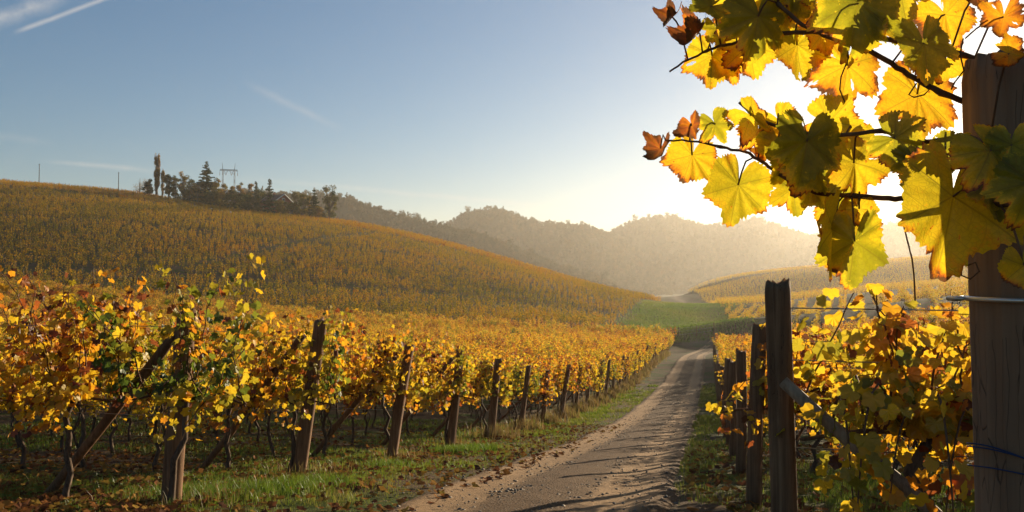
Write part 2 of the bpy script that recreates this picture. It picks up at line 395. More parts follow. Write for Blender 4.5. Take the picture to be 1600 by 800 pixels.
# ------------------------------------------------------------------ wooded hills far behind
def hill_mat():
    m, nt = new_mat('wooded_slope')
    pos = N(nt, 'ShaderNodeNewGeometry').outputs['Position']
    n = noise(nt, .03, 6, pos, .7)
    finish_principled(nt, mix(nt, n, (.03, .03, .015), (.09, .065, .03)), .95, None, .05); return m
M_hill = hill_mat()
FOREST = []
def ridge(name, sky_pts, Y0, front, back, seed, dens, amp=5):
    px = np.array([p[0] for p in sky_pts], float); py = np.array([p[1] for p in sky_pts], float)
    us = np.linspace(px[0], px[-1], 140); sk = np.interp(us, px, py)
    top = np.array([P(a, b, Y0) for a, b in zip(us, sk)])
    vs_ = np.concatenate([np.linspace(-1, 0, 26), np.linspace(.1, 1, 10)])
    V, I = np.meshgrid(vs_, np.arange(140), indexing='ij')
    Tx, Tz = top[I, 0], top[I, 2] - 6
    Yy = Y0 + np.where(V < 0, V * front, V * back)
    prof = np.where(V < 0, (1 + V), (1 - V)); prof = prof * prof * (3 - 2 * prof) * .45 + prof * .55
    X = Tx * Yy / Y0 * (1 + 0 * V)
    spur = amp * fnoise(X * .022, Yy * .018, seed) * np.clip(-V * 3, 0, 1) * np.clip((1 + V) * 3, 0, 1)
    Z = -14.5 + (Tz + 14.5) * prof + spur
    nr, nn = X.shape; idx = np.arange(nr * nn).reshape(nr, nn)
    f = np.stack([idx[:-1, :-1], idx[:-1, 1:], idx[1:, 1:], idx[1:, :-1]], -1).reshape(-1, 4)
    tag(link(name, raw_mesh(name, np.stack([X, Yy, Z], -1).reshape(-1, 3), f, M_hill, smooth=True)), kind='structure')
    rs = np.random.RandomState(seed)
    n = dens
    vi = rs.uniform(-.97, .35, n); k = rs.rand(n) < .12; vi[k] = rs.uniform(-.05, .06, k.sum())
    ui = rs.uniform(0, 139, n)
    iu = np.clip(ui.astype(int), 0, 138); fu = ui - iu
    jv = np.clip(np.searchsorted(vs_, vi) - 1, 0, nr - 2); fv = (vi - vs_[jv]) / (vs_[jv + 1] - vs_[jv])
    def bil(A): return (A[jv, iu] * (1 - fu) + A[jv, iu + 1] * fu) * (1 - fv) + (A[jv + 1, iu] * (1 - fu) + A[jv + 1, iu + 1] * fu) * fv
    FOREST.append(np.stack([bil(X), bil(Yy), bil(Z) - .5], -1))
ridge('near_hill', [(380, 300), (460, 300), (520, 303), (545, 306), (570, 316), (600, 326), (640, 338), (680, 347), (740, 362), (800, 385), (880, 415), (960, 440)], 740, 200, 180, 11, 4200)
ridge('middle_hill', [(560, 400), (640, 375), (700, 349), (725, 332), (750, 326), (785, 325), (810, 334), (840, 344), (885, 349), (915, 350), (945, 362), (990, 385), (1050, 420)], 1060, 300, 200, 12, 5600)
ridge('far_hill', [(880, 420), (930, 380), (955, 360), (985, 346), (1015, 338), (1045, 335), (1075, 345), (1105, 351), (1150, 344), (1185, 339), (1215, 350), (1260, 366), (1310, 362), (1360, 350), (1420, 346), (1500, 340), (1600, 330), (1700, 330)], 1300, 480, 280, 13, 8500)

# ------------------------------------------------------------------ scattering by geometry nodes (only for stuff)
def variants(name, meshes):
    c = bpy.data.collections.new(name)
    for i, me in enumerate(meshes):
        o = bpy.data.objects.new(name, me); c.objects.link(o)
    return c
def scatter(name, pts, rot, scale, coll, label, cat):
    """one 'stuff' object: copies of the variants stand at the points"""
    n = len(pts); me = bpy.data.meshes.new(name); me.vertices.add(n); me.vertices.foreach_set('co', np.asarray(pts, np.float32).ravel())
    a = me.attributes.new('rot', 'FLOAT_VECTOR', 'POINT'); r = np.zeros((n, 3), np.float32); r[:, 2] = rot; a.data.foreach_set('vector', r.ravel())
    b = me.attributes.new('scl', 'FLOAT_VECTOR', 'POINT'); s = np.asarray(scale, np.float32); s = s if s.ndim == 2 else np.repeat(s[:, None], 3, 1); b.data.foreach_set('vector', s.ravel().copy())
    o = link(name, me); tag(o, label, cat, None, 'stuff')
    g = bpy.data.node_groups.new(name, 'GeometryNodeTree')
    g.interface.new_socket('Geometry', in_out='INPUT', socket_type='NodeSocketGeometry'); g.interface.new_socket('Geometry', in_out='OUTPUT', socket_type='NodeSocketGeometry')
    gi, go = g.nodes.new('NodeGroupInput'), g.nodes.new('NodeGroupOutput')
    ci = g.nodes.new('GeometryNodeCollectionInfo'); ci.inputs['Collection'].default_value = coll; ci.inputs['Separate Children'].default_value = True; ci.inputs['Reset Children'].default_value = True
    ip = g.nodes.new('GeometryNodeInstanceOnPoints'); ip.inputs['Pick Instance'].default_value = True
    ri = g.nodes.new('FunctionNodeRandomValue'); ri.data_type = 'INT'
    ri.inputs[4].default_value = 0; ri.inputs[5].default_value = len(coll.objects) - 1
    na = []
    for nm in ('rot', 'scl'):
        q = g.nodes.new('GeometryNodeInputNamedAttribute'); q.data_type = 'FLOAT_VECTOR'; q.inputs[0].default_value = nm; na.append(q)
    k = g.links.new
    k(gi.outputs[0], ip.inputs['Points']); k(ci.outputs[0], ip.inputs['Instance']); k(ri.outputs[2], ip.inputs['Instance Index'])
    k(na[0].outputs[0], ip.inputs['Rotation']); k(na[1].outputs[0], ip.inputs['Scale']); k(ip.outputs[0], go.inputs[0])
    o.modifiers.new('scatter', 'NODES').node_group = g
    return o

# ------------------------------------------------------------------ leaves
def outline(half):
    pts = [(r * sin(R(a)), r * cos(R(a))) for a, r in half]
    return pts + [(-x, y) for x, y in reversed(pts) if abs(x) > 1e-6]
MID = np.array(outline([(0, 1.0), (13, .88), (27, .72), (42, .86), (58, .95), (76, .74), (98, .80), (120, .76), (145, .60), (168, .25)]))
SMALL = np.array(outline([(0, 1.0), (28, .74), (58, .93), (85, .74), (118, .76), (160, .3)]))
def leaf_verts(tpl, size, tip, nrm, org, fold, curl, rs):
    tip = tip / np.linalg.norm(tip); nrm = nrm - tip * np.dot(nrm, tip); nrm /= np.linalg.norm(nrm) + 1e-9; side = np.cross(tip, nrm)
    p = np.vstack([[0, .05], tpl]); r2 = (p ** 2).sum(1)
    z = fold * np.abs(p[:, 0]) + curl * r2 + .05 * rs.randn(len(p)) * (r2 > .01)
    return org + size * (p[:, :1] * side + p[:, 1:] * tip + z[:, None] * nrm)
def fan(n): return [(0, 1 + i, 1 + (i + 1) % n) for i in range(n)]
FAN_MID, FAN_SMALL = fan(len(MID)), fan(len(SMALL))
def unit(v): return v / (np.linalg.norm(v) + 1e-9)

# ------------------------------------------------------------------ grapevines
def make_vine(seed, nshoot=9, per=(26, 40), lsize=(.036, .060), small=False, top=1.95, tone0=.5, tall=False, hang=.3, sides=5, hd=.86, mat=None):
    """trunk, canes and foliage meshes of one vine; local x runs along the row"""
    rs = np.random.RandomState(seed)
    tr, ca, fo = MB(), MB(), MB()
    h = hd + rs.uniform(-.07, .07); lean = rs.uniform(-.14, .14)
    tp = [np.array((lean * (k / 6) + .035 * rs.randn() * (k > 0), .03 * rs.randn() * (k > 0), -.08 + (h + .08) * k / 6)) for k in range(7)]
    tr.tube(tp, [.034, .028, .025, .027, .023, .024, .026], 7)
    if rs.rand() < .35:
        q = tp[2]; tr.tube([q, q + (.06, .03, .2), q + (.10 * rs.choice([-1, 1]), .05, .5)], [.016, .013, .010], 5)
    head = tp[-1]
    cord = []
    for s in (-1, 1):
        c = [head + (s * .52 * k / 4, .03 * rs.randn() * (k > 0), .05 * sin(k) * .6) for k in range(5)]
        ca.tube(c, [.017, .015, .012, .010, .008], sides); cord += c
    tpl, fn = (SMALL, FAN_SMALL) if small else (MID, FAN_MID)
    for i in range(nshoot):
        b = cord[rs.randint(len(cord))] + .01 * rs.randn(3)
        down = rs.rand() < hang
        L_ = rs.uniform(.5, .85) * (1.25 if hd < .8 else 1) if down else (top - b[2]) * rs.uniform(.75, 1.12)
        if tall and i == 0: L_ = (top - b[2]) + .22; down = False
        d = np.array((rs.uniform(-.35, .35), rs.uniform(-.42, .42) * (1 if hd > .8 else .4), 1.0)); d = unit(d)
        pts = [b]; p = b.copy(); n = 9
        sgn = rs.choice([-1, 1])
        for k in range(n):
            if down: dd = unit(np.array((d[0] * .8, sgn * (.55 if hd > .8 else .28), .55 - 1.9 * k / n)))
            else: dd = unit(d + np.array((.20 * rs.randn(), .16 * rs.randn() + sgn * .03 * k, -.03 * k)))
            p = p + dd * L_ / n; pts.append(p)
        ca.tube(pts, np.linspace(.0066, .0026, len(pts)), 4, cap=False)
        shoot_tone = tone0 + .13 * rs.randn()
        m = rs.randint(*per)
        for j in range(m):
            t = rs.uniform(.04, 1.0) * n; k = min(int(t), n - 1); q = pts[k] + (pts[k + 1] - pts[k]) * (t - k)
            az = rs.uniform(0, 2 * pi); o = np.array((cos(az) * .75, sin(az), rs.uniform(-.4, .35)))
            org = q + unit(o) * (1, 1.35, 1) * rs.uniform(.03, .14)
            tip = unit(o * .55 + np.array((0, 0, -rs.uniform(.25, 1.0))) + .35 * rs.randn(3))
            nr = unit(np.array((o[0], o[1], .55)) + .55 * rs.randn(3))
            s = rs.uniform(*lsize) * (1 - .45 * max(0, t / n - .6))
            tone = np.clip(shoot_tone + .10 * rs.randn() - .10 * (t / n < .35) + .12 * (t / n > .85), .02, .98)
            if rs.rand() < .07: tone = rs.uniform(.8, 1.0)
            fo.add(leaf_verts(tpl, s, tip, nr, org, rs.uniform(-.1, .45), rs.uniform(-.35, .25), rs), fn, tone)
    return (tr.mesh('trunk', M_bark, True), ca.mesh('canes', M_cane, True), fo.mesh('foliage', mat or M_vine))
VINES = [make_vine(20 + i, 18 + i % 4, (30, 48), tone0=(.50, .56, .46, .60, .52, .44, .64)[i]) for i in range(7)]
VINES += [make_vine(30 + i, 23 + i % 3, (26, 38), lsize=(.032, .060), tone0=(.50, .54, .47, .52)[i], top=1.42, hang=.5, hd=.74, mat=M_vine_right) for i in range(4)]
VINE_TALL = make_vine(41, 17, (26, 40), tone0=.42, tall=True, top=1.80)

ROW_DIR = unit(np.array((-1, .2452))); ROW_RZ = math.atan2(ROW_DIR[1], ROW_DIR[0])
def left_end(n): Y = 6.6 + 2.7 * (n - 1); return np.array((.2452 * Y - 4.726 + (.33 if n == 1 else 0), Y))
def right_end(m): Y = .84 + 2.7 * m; return np.array((.2452 * Y + .33, Y))
cands = []
rng = random.Random(3)
for n in range(1, 37):
    e = left_end(n)
    for k in range(140):
        d = .06 + .95 * k + rng.uniform(-.08, .08)
        p = e + ROW_DIR * d
        if 800 + F * p[0] / p[1] < -110: break
        cands.append((p[0], p[1], 'L', n, k + 1))
for m in range(1, 28):
    e = right_end(m)
    for k in range(60):
        d = {1: .56, 2: .27}.get(m, .8) + .85 * k + rng.uniform(-.08, .08)
        p = e - ROW_DIR * d
        if 800 + F * p[0] / p[1] > 1650 and k > 1: break
        if p[1] < .5: break
        cands.append((p[0], p[1], 'R', m, k + 1))
def keep_key(c):
    side, n, k = c[2:]
    if side == 'L': return n * 1.0 + max(0, k - 4) * .55
    return n * 1.3 + k * .6
cands.sort(key=keep_key)
ind, rest = cands[:285], cands[285:]
protos = {}
def place_vine(x, y, label, group, rz, variant, sc=1.0):
    key = variant
    loc = (x, y, gz1(x, y))
    if key not in protos:
        ms = VINE_TALL if variant == 'tall' else VINES[variant]
        t = thing('grapevine', label, 'grapevine', loc, rz, group)
        KIDS[t.name] = [link('trunk', ms[0], t), link('canes', ms[1], t), link('foliage', ms[2], t)]
        protos[key] = t; r = t
    else: r = dup(protos[key], loc, rz, label, group)
    r.scale = (1, sc, sc); return r
for x, y, side, n, k in ind:
    rz = ROW_RZ + (pi if rng.random() < .5 else 0) + rng.uniform(-.06, .06)
    v = rng.randrange(7); sc = rng.uniform(.94, 1.08)
    if side == 'L':
        lab = f'gold-leaved grapevine, {ordinal(k)} vine from the track in the {ordinal(n)} row left of it'
        if n == 1 and k == 1:
            y -= .16; x += .06; rz = ROW_RZ; v = 'tall'; lab = 'green-leaved grapevine with a tall upright shoot round the leftmost end post'
        place_vine(x, y, lab, 'grapevines in the rows left of the track', rz, v, sc)
    else:
        lab = f'yellow grapevine, {ordinal(k)} from the track in the {ordinal(n)} row behind the big post'
        place_vine(x, y, lab, 'grapevines in the rows right of the track', rz, 7 + (k + n) % 4 if n < 3 else v, sc * (.98 if n < 3 else .8))
# the rest of the two near vineyards, past three hundred
VAR_NEAR = variants('row_vine', [v[2] for v in VINES[:7]])
rp = np.array([(c[0], c[1]) for c in rest])
lm = np.array([c[2] == 'L' for c in rest])
for msk, nm, lab in ((lm, 'grapevine_rows', 'golden vine rows further back in the vineyard left of the track'), (~lm, 'grapevine_rows_beyond_posts', 'yellow vine rows further back right of the track')):
    q = rp[msk]
    if len(q):
        scatter(nm, np.c_[q, gz(q[:, 0], q[:, 1])], ROW_RZ + pi * (np.random.RandomState(1).rand(len(q)) < .5), np.random.RandomState(2).uniform(.84, 1.16, len(q)), VAR_NEAR, lab, 'vineyard')

# ------------------------------------------------------------------ hillside and valley vineyards
def far_vine(seed, nl=84, ls=(.06, .105)):
    rs = np.random.RandomState(seed); fo = MB()
    sh = [(rs.uniform(-.42, .42), .12 * rs.randn(), rs.uniform(1.2, 2.05), .10 * rs.randn(), rs.uniform(-.15, .15)) for _ in range(9)]
    for i in range(nl):
        q = sh[rs.randint(9)]; zz = .42 + (q[2] - .42) * rs.rand() ** .8
        org = np.array((q[0] + q[4] * (zz - .6) + .07 * rs.randn(), q[1] + .07 * rs.randn(), zz))
        fo.add(leaf_verts(SMALL, rs.uniform(*ls), unit(rs.randn(3) + (0, 0, -.6)), unit(rs.randn(3) + (0, 0, .4)), org, rs.uniform(0, .4), rs.uniform(-.3, .2), rs), FAN_SMALL, float(np.clip(.50 + q[3] + .10 * rs.randn(), 0, 1)))
    fo.tube([(0, 0, -.1), (.03, 0, .4), (0, .02, .85)], [.03, .025, .02], 4, 1.0)
    return fo.mesh('far_vine', M_vine_far)
FAR_MESHES = [far_vine(60 + i) for i in range(6)]
rs = np.random.RandomState(9)
def field(x0, x1, y0, y1, row, step, ang, poly):
    ca_, sa = cos(ang), sin(ang); cx, cy_ = (x0 + x1) / 2, (y0 + y1) / 2
    D = math.hypot(x1 - x0, y1 - y0) / 2
    U, V = np.meshgrid(np.arange(-D, D, step), np.arange(-D, D, row))
    U = U + rs.uniform(-.25, .25, U.shape) * step; V = V + rs.uniform(-.06, .06, V.shape)
    X = cx + U * ca_ - V * sa; Y = cy_ + U * sa + V * ca_
    ok = inside(X, Y, poly) & (rs.rand(*X.shape) > .06)
    return X[ok], Y[ok]
e1 = ME0 + np.array((-1.5, 0)); e2 = ME1 + np.array((-1.5, 0))
HILL = [tuple(e1), tuple(e2), tuple(P(1034, 469, 300)[:2]), (tuple(P(700, 400, 300)[:2])), (-250, 305), (-250, 109), (-30, 110)]
hx, hy = field(-250, 70, 105, 310, 2.6, 1.12, R(-4), HILL)
vis = (hx > -.72 * hy)
lane = (np.abs(hy - (236 - .12 * hx)) < 2.6) | (np.abs(hy - (196 + .02 * hx)) < 1.4) | ((np.abs(hx + 62 - .25 * (hy - 150)) < 1.5) & (hy < 236)) | (np.abs(hy - (150 + .10 * hx)) < 1.8)
ppx = 800 + F * hx / hy; ppy = 440 - F * gz(hx, hy) / hy
grove = (ppx > 203) & (ppx < 536) & (ppy < np.interp(ppx, [203, 260, 330, 400, 450, 536], [299, 311, 322, 336, 342, 344])) & (hy > 225)
ok = vis & ~lane & ~grove
hx, hy = hx[ok], hy[ok]
hz = gz(hx, hy)
hrot = R(-4) + pi * (rs.rand(len(hx)) < .5); hscl = np.c_[np.ones(len(hx)), np.ones(len(hx)), rs.uniform(.88, 1.12, len(hx))]
lo = hy < 150 + .10 * hx; hi = hy > 236 - .12 * hx; midp = ~lo & ~hi
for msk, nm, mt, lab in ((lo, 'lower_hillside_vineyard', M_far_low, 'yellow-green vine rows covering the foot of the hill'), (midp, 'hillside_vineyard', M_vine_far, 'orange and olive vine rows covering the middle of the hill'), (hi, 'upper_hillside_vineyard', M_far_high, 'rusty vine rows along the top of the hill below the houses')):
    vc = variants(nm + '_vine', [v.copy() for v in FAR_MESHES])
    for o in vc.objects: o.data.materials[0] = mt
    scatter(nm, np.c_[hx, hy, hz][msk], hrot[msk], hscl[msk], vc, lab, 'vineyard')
VAR_VAL = variants('valley_vine', [far_vine(80 + i, 40) for i in range(4)])
for o in VAR_VAL.objects: o.data.materials[0] = M_valley
VALLEY = [tuple(P(1135, 480, 160)[:2]), tuple(P(1110, 470, 260)[:2]), tuple(P(1075, 448, 385)[:2]), (300, 420), (300, 63), (100, 63), (60, 69), (30, 78), tuple(P(1150, 500, 118)[:2])]
va = field(20, 290, 60, 430, 2.5, .95, R(67), VALLEY); vb = field(20, 290, 75, 430, 2.7, 1.1, R(8), VALLEY)
na, nb = va[1] < 178 - .15 * va[0], vb[1] >= 182 - .15 * vb[0]
vx, vy = np.r_[va[0][na], vb[0][nb]], np.r_[va[1][na], vb[1][nb]]; vr = np.r_[np.full(na.sum(), R(67)), np.full(nb.sum(), R(8))]
ok = (vx < .72 * vy) & (np.abs(vy - 362 + .05 * vx) > 7)
vx, vy, vr = vx[ok], vy[ok], vr[ok]
scatter('valley_vineyard', np.c_[vx, vy, gz(vx, vy)], vr + pi * (rs.rand(len(vx)) < .5), rs.uniform(.9, 1.12, len(vx)), VAR_VAL, 'pale hazy vine rows across the valley floor and rise', 'vineyard')

# ------------------------------------------------------------------ posts
def post_mesh(seed, rad, h, sink=.25, sides=22, rings=26, lean=(0, 0), jag=.012, taper=.06, split=True, name='shaft'):
    rs = np.random.RandomState(seed); b = MB(); vs_, fs = [], []
    th = np.linspace(0, 2 * pi, sides, endpoint=False)
    prof = 1 + .045 * np.sin(2 * th + rs.uniform(0, 6)) + .03 * np.sin(3 * th + rs.uniform(0, 6)) + .012 * rs.randn(sides)
    if split:
        k0 = rs.randint(sides); prof[k0] -= .20
    topj = jag * (rs.randn(sides) + 1.2 * np.sin(th + rs.uniform(0, 6)))
    bend = rs.uniform(-.012, .012, 2)
    zs = np.concatenate([np.linspace(-sink, h - .03, rings - 1), [h - .008]])
    for i, z in enumerate(zs):
        f = max(z, 0) / h; r = rad * (1 - taper * f) * prof * (1 + .012 * fnoise(np.cos(th) * 2 + z * 4, np.sin(th) * 2 + z * 2, seed)) * (1 if i < rings - 1 else .93)
        off = np.array(lean) * z + bend * sin(f * pi)
        for k in range(sides):
            vs_.append((off[0] + r[k] * cos(th[k]), off[1] + r[k] * sin(th[k]), z + (topj[k] if i >= rings - 2 else 0)))
    n = len(zs)
    for i in range(n - 1):
        for k in range(sides):
            k2 = (k + 1) % sides; fs.append((i * sides + k, i * sides + k2, (i + 1) * sides + k2, (i + 1) * sides + k))
    base = (n - 1) * sides
    cx = np.array(lean) * h; ci = len(vs_); vs_.append((cx[0], cx[1], h - .012))
    for k in range(sides): fs.append((base + k, base + (k + 1) % sides, ci))
    b.add(vs_, fs); me = b.mesh(name, M_post, True)
    return me
def brace_mesh(h0, run, rad, seed, square=False, side=.03):
    """leaning prop from the post (x = 0) down the row to the ground at x = run"""
    rs = np.random.RandomState(seed); b = MB()
    p0 = np.array((-.02, side * .25, h0)); p1 = np.array((run, side, -.12)); n = 9
    pts = [p0 + (p1 - p0) * k / n + np.array((0, .008 * rs.randn(), .008 * rs.randn())) * (0 < k < n) for k in range(n + 1)]
    b.tube(pts, [rad * (1 + .06 * rs.randn()) for _ in pts], 10)
    return b.mesh('brace', M_brace if square else M_post, True)
def wires_into(b, length, heights, rad=.0028, y0=0):
    for h in heights: b.tube([(x, y0 + .012 * sin(x * 3 + h * 9), h - .02 * sin(pi * x / length)) for x in np.linspace(0, length, 7)], rad, 4)
# rows run along local x (away from the track)
left_specs = {1: (270, 780, 292, 480, .080), 2: (485, 745, 518, 505, .083), 3: (628, 715, 656, 538, .080), 4: (707, 697, 722, 545, .078), 5: (768, 685, 780, 562, .080)}
proto_posts = []
def end_post(n, side, mesh_i, h, rad, lean, label, group, brace=True, wire=True, rz=None, loc=None, brace_sq=False, brace_spec=None):
    e = left_end(n) if side == 'L' else right_end(n)
    z = gz1(*e); rz = (ROW_RZ if side == 'L' else ROW_RZ + pi) if rz is None else rz
    t = thing('end_post', label, 'post', (e[0], e[1], z), rz, group)
    ks = [link('shaft', post_mesh(300 + mesh_i, rad, h, lean=lean), t)]
    if brace:
        hh, run, rd = brace_spec or (h * .9, 1.42, rad * .52)
        ks.append(link('brace', brace_mesh(hh, run, rd, mesh_i, brace_sq, -.50 if brace_sq else -.16), t))
    if wire:
        b = MB(); wires_into(b, 7.0, (.72, 1.1, h * .92)); ks.append(link('trellis_wire', b.mesh('trellis_wire', M_wire), t))
    KIDS[t.name] = ks; return t
LG, RG = 'end posts of the rows left of the track', 'end posts of the rows right of the track'
def lean_local(px0, py0, px1, py1, d):
    """lean of a post per metre of height, in its own axes, from its image slope"""
    s = (px1 - px0) / (py0 - py1); v = np.array((s, 0.0)); c, sn = cos(-ROW_RZ), sin(-ROW_RZ)
    return (v[0] * c - v[1] * sn, v[0] * sn + v[1] * c)
for n, (bx, by, tx, ty, rad) in left_specs.items():
    d = 6.6 + 2.7 * (n - 1); h = (by - ty) / F * d
    lab = {1: 'leaning weathered end post wrapped in green vine, leftmost of all posts', 2: 'thick brown end post with lit edge beside bright grass, second from the left',
           3: 'weathered end post with a long diagonal prop, third from the left', 4: 'tall leaning end post above a green grass tuft, fourth from the left', 5: 'weathered end post among golden leaves, fifth from the left'}[n]
    end_post(n, 'L', n, h, rad, lean_local(bx, by, tx, ty, d), lab, LG)
base_posts = [end_post(6 + i, 'L', 10 + i, (1.62, 1.5, 1.7)[i], .07, ((-.14, .03), (-.10, -.02), (-.17, .02))[i], f'weathered end post of the {ordinal(6 + i)} vine row left of the track', LG) for i in range(3)]
for n in range(9, 37):
    e = left_end(n); o = dup(base_posts[n % 3], (e[0], e[1], gz1(*e)), ROW_RZ + rng.uniform(-.12, .12), f'weathered end post of the {ordinal(n)} vine row left of the track', LG)
    s = rng.uniform(.94, 1.1); o.scale = (1, 1, s)
# right of the track: the big near post, then its line
def big_post():
    e = right_end(0); z = gz1(*e); top = P(1607, 76, e[1])[2]
    t = thing('end_post', 'big round brown end post at the right edge with zinc strap and blue twine', 'post', (e[0], e[1], z), 0, RG)
    h = top - z
    pm = post_mesh(331, .0565, h, sides=64, rings=60, jag=.0025, taper=.02); pm.materials[0] = M_bigpost; link('shaft', pm, t)
    s = MB(); zz = P(1540, 468, e[1] - .05)[2] - z
    ring = [(.0605 * cos(a), .0605 * sin(a), zz + .0015 * sin(a)) for a in np.linspace(R(165), R(328), 30)]
    s.tube([(-.075, .012, zz), (-.068, -.004, zz)] + ring, .0026, 8); s.build('strap', M_zinc, t, True)
    b = MB()
    for k, (zpx, sl) in enumerate(((724, .004), (733, .010), (741, -.002))):
        z0 = P(1570, zpx, e[1] - .05)[2] - z
        b.tube([(.0588 * cos(a), .0588 * sin(a), z0 - sl * 1.5 * cos(a) - .003 * sin(3 * a)) for a in np.linspace(R(170), R(375), 34)], .0008, 6)
    b.build('twine', M_twine, t, True)
    nl = MB(); z1 = P(1558, 655, .78)[2] - z; nl.tube([(-.02, -.0535, z1), (-.02, -.0575, z1)], .0035, 8); nl.build('nail', M_wire, t)
big_post()
r_specs = {1: (1228, 1215, 440, .0545), 2: (1187, 1188, 508, .058), 3: (1160, 1158, 548, .057), 4: (1146, 1145, 565, .055), 5: (1137, 1137, 560, .055)}
r_lab = {1: 'dark split end post with jagged top beside the dirt track', 2: 'dark end post half hidden right behind the split post', 3: 'slim dark end post with leaves on it, third behind the big post',
         4: 'slim dark end post by the verge, fourth behind the big post', 5: 'slim end post by the verge, fifth behind the big post'}
for m, (bx, tx, ty, rad) in r_specs.items():
    e = right_end(m); z = gz1(*e); top = P(tx, ty, e[1])[2]; h = top - z
    dx = P(tx, ty, e[1])[0] - e[0]; c, sn = cos(-(ROW_RZ + pi)), sin(-(ROW_RZ + pi))
    end_post(m, 'R', 40 + m, h, rad, (dx / h * c, dx / h * sn), r_lab[m], RG, brace=m == 1, brace_sq=True, brace_spec=(1.02, 1.28, .029) if m == 1 else (h * .8, 1.2, .03))
rb = [end_post(6 + i, 'R', 50 + i, (1.55, 1.45)[i], .06, (.03, .02), f'slim end post of the {ordinal(6 + i)} row behind the big post', RG, brace=False) for i in range(2)]
for m in range(8, 28):
    e = right_end(m); dup(rb[m % 2], (e[0], e[1], gz1(*e)), ROW_RZ + pi + rng.uniform(-.1, .1), f'slim end post of the {ordinal(m)} row behind the big post', RG)

# ------------------------------------------------------------------ the near vine at the big post, each large leaf a part
def big_leaf_mat():
    m, nt = new_mat('big_vine_leaf')
    uv = attr(nt, 'leafuv', out='Vector'); sep = N(nt, 'ShaderNodeSeparateXYZ'); L(nt, uv, sep.inputs[0])
    u, v, edge = sep.outputs[0], sep.outputs[1], sep.outputs[2]
    hue = attr(nt, 'hue', 'OBJECT')
    tc = N(nt, 'ShaderNodeTexCoord').outputs['Object']
    n1 = noise(nt, 26, 6, tc, .65); n2 = noise(nt, 120, 4, tc, .65)
    r = math_(nt, 'SQRT', math_(nt, 'ADD', math_(nt, 'MULTIPLY', u, u), math_(nt, 'MULTIPLY', v, v)))
    th = math_(nt, 'ARCTAN2', math_(nt, 'ABSOLUTE', u), v)
    vein = None; near = None
    for a in (0, 58, 118):
        d = math_(nt, 'ABSOLUTE', math_(nt, 'MULTIPLY', r, math_(nt, 'SINE', math_(nt, 'SUBTRACT', th, R(a)))))
        near = d if near is None else math_(nt, 'MINIMUM', near, d)
    main = math_(nt, 'SUBTRACT', 1, math_(nt, 'MULTIPLY', near, 55, clamp=True))
    # side veins: stripes running out from the main ones
    st = math_(nt, 'ABSOLUTE', math_(nt, 'SUBTRACT', math_(nt, 'FRACT', math_(nt, 'ADD', math_(nt, 'MULTIPLY', math_(nt, 'SUBTRACT', r, math_(nt, 'MULTIPLY', near, .9)), 5.5), math_(nt, 'MULTIPLY', n1, .25))), .5))
    sv = math_(nt, 'MULTIPLY', math_(nt, 'SUBTRACT', 1, math_(nt, 'MULTIPLY', st, 16, clamp=True)), .5)
    vein = math_(nt, 'MAXIMUM', main, sv)
    cell = N(nt, 'ShaderNodeTexVoronoi', feature='DISTANCE_TO_EDGE'); cell.inputs['Scale'].default_value = 190; L(nt, tc, cell.inputs['Vector'])
    vein = math_(nt, 'MAXIMUM', vein, math_(nt, 'MULTIPLY', math_(nt, 'SUBTRACT', 1, math_(nt, 'MULTIPLY', cell.outputs['Distance'], 9, clamp=True)), .38))
    green_near = math_(nt, 'MULTIPLY', math_(nt, 'SUBTRACT', 1, math_(nt, 'MULTIPLY', near, 6, clamp=True)), .10)
    t = math_(nt, 'ADD', hue, math_(nt, 'MULTIPLY', math_(nt, 'SUBTRACT', n1, .5), .55))
    t = math_(nt, 'SUBTRACT', t, green_near)
    e4 = math_(nt, 'POWER', edge, 7)
    t = math_(nt, 'ADD', t, math_(nt, 'MULTIPLY', e4, math_(nt, 'MULTIPLY', math_(nt, 'SUBTRACT', n1, .46, clamp=True), 5.0)))
    spots = math_(nt, 'MULTIPLY', math_(nt, 'SUBTRACT', n2, .62, clamp=True), 4.5)
    t = math_(nt, 'ADD', t, spots)
    stops = [(0, (.15, .15, .008)), (.2, (.32, .29, .012)), (.42, (.64, .46, .015)), (.6, (.74, .40, .014)), (.76, (.64, .23, .012)), (.88, (.32, .08, .015)), (1, (.11, .045, .02))]
    c = ramp(nt, t, stops)
    c = mix(nt, math_(nt, 'MULTIPLY', vein, .55), c, (.20, .13, .015))
    h = math_(nt, 'SUBTRACT', math_(nt, 'MULTIPLY', n2, .35), vein)
    finish_leaf(nt, c, trans=.68, gloss=.018, rough=.35, normal=bump(nt, h, .35, .0015))
    return m
M_big = big_leaf_mat()
def big_outline(rs, nang=200):
    a = np.linspace(-pi, pi, nang, endpoint=False); r = np.full(nang, .77) + .03 * np.cos(a); notch = np.zeros(nang); deep = rs.uniform(.0, .26)
    for ta, Lb, wd in ((0, 1.0, 33), (60, .93, 30), (-60, .93, 30), (118, .78, 32), (-118, .78, 32)):
        Lb = Lb * rs.uniform(.92, 1.06); t0 = R(ta + rs.uniform(-4, 4)); d = (a - t0 + pi) % (2 * pi) - pi
        r = np.maximum(r, Lb * np.exp(-np.abs(d / R(wd)) ** 2.3 * .85) * (1 - .10 * np.abs(d)))
    for na_ in (30, -30, 89, -89): notch += rs.uniform(.4, 1.2) * deep * np.exp(-((a - R(na_ + rs.uniform(-4, 4))) / R(6)) ** 2)
    r = r - notch
    k = np.exp(-((np.abs(a) - pi) / R(13)) ** 2); r = r * (1 - k * .85)
    nt_ = 46; ph = (a * nt_ / (2 * pi) + .25 * np.sin(a * 5 + rs.uniform(0, 6))) % 1
    tooth = np.where(ph < .65, ph / .65, (1 - ph) / .35) - .5
    amp = .085 * (1 + .5 * np.sin(a * 9 + rs.uniform(0, 6)))
    return a, r * (1 + amp * tooth * (1 - k))
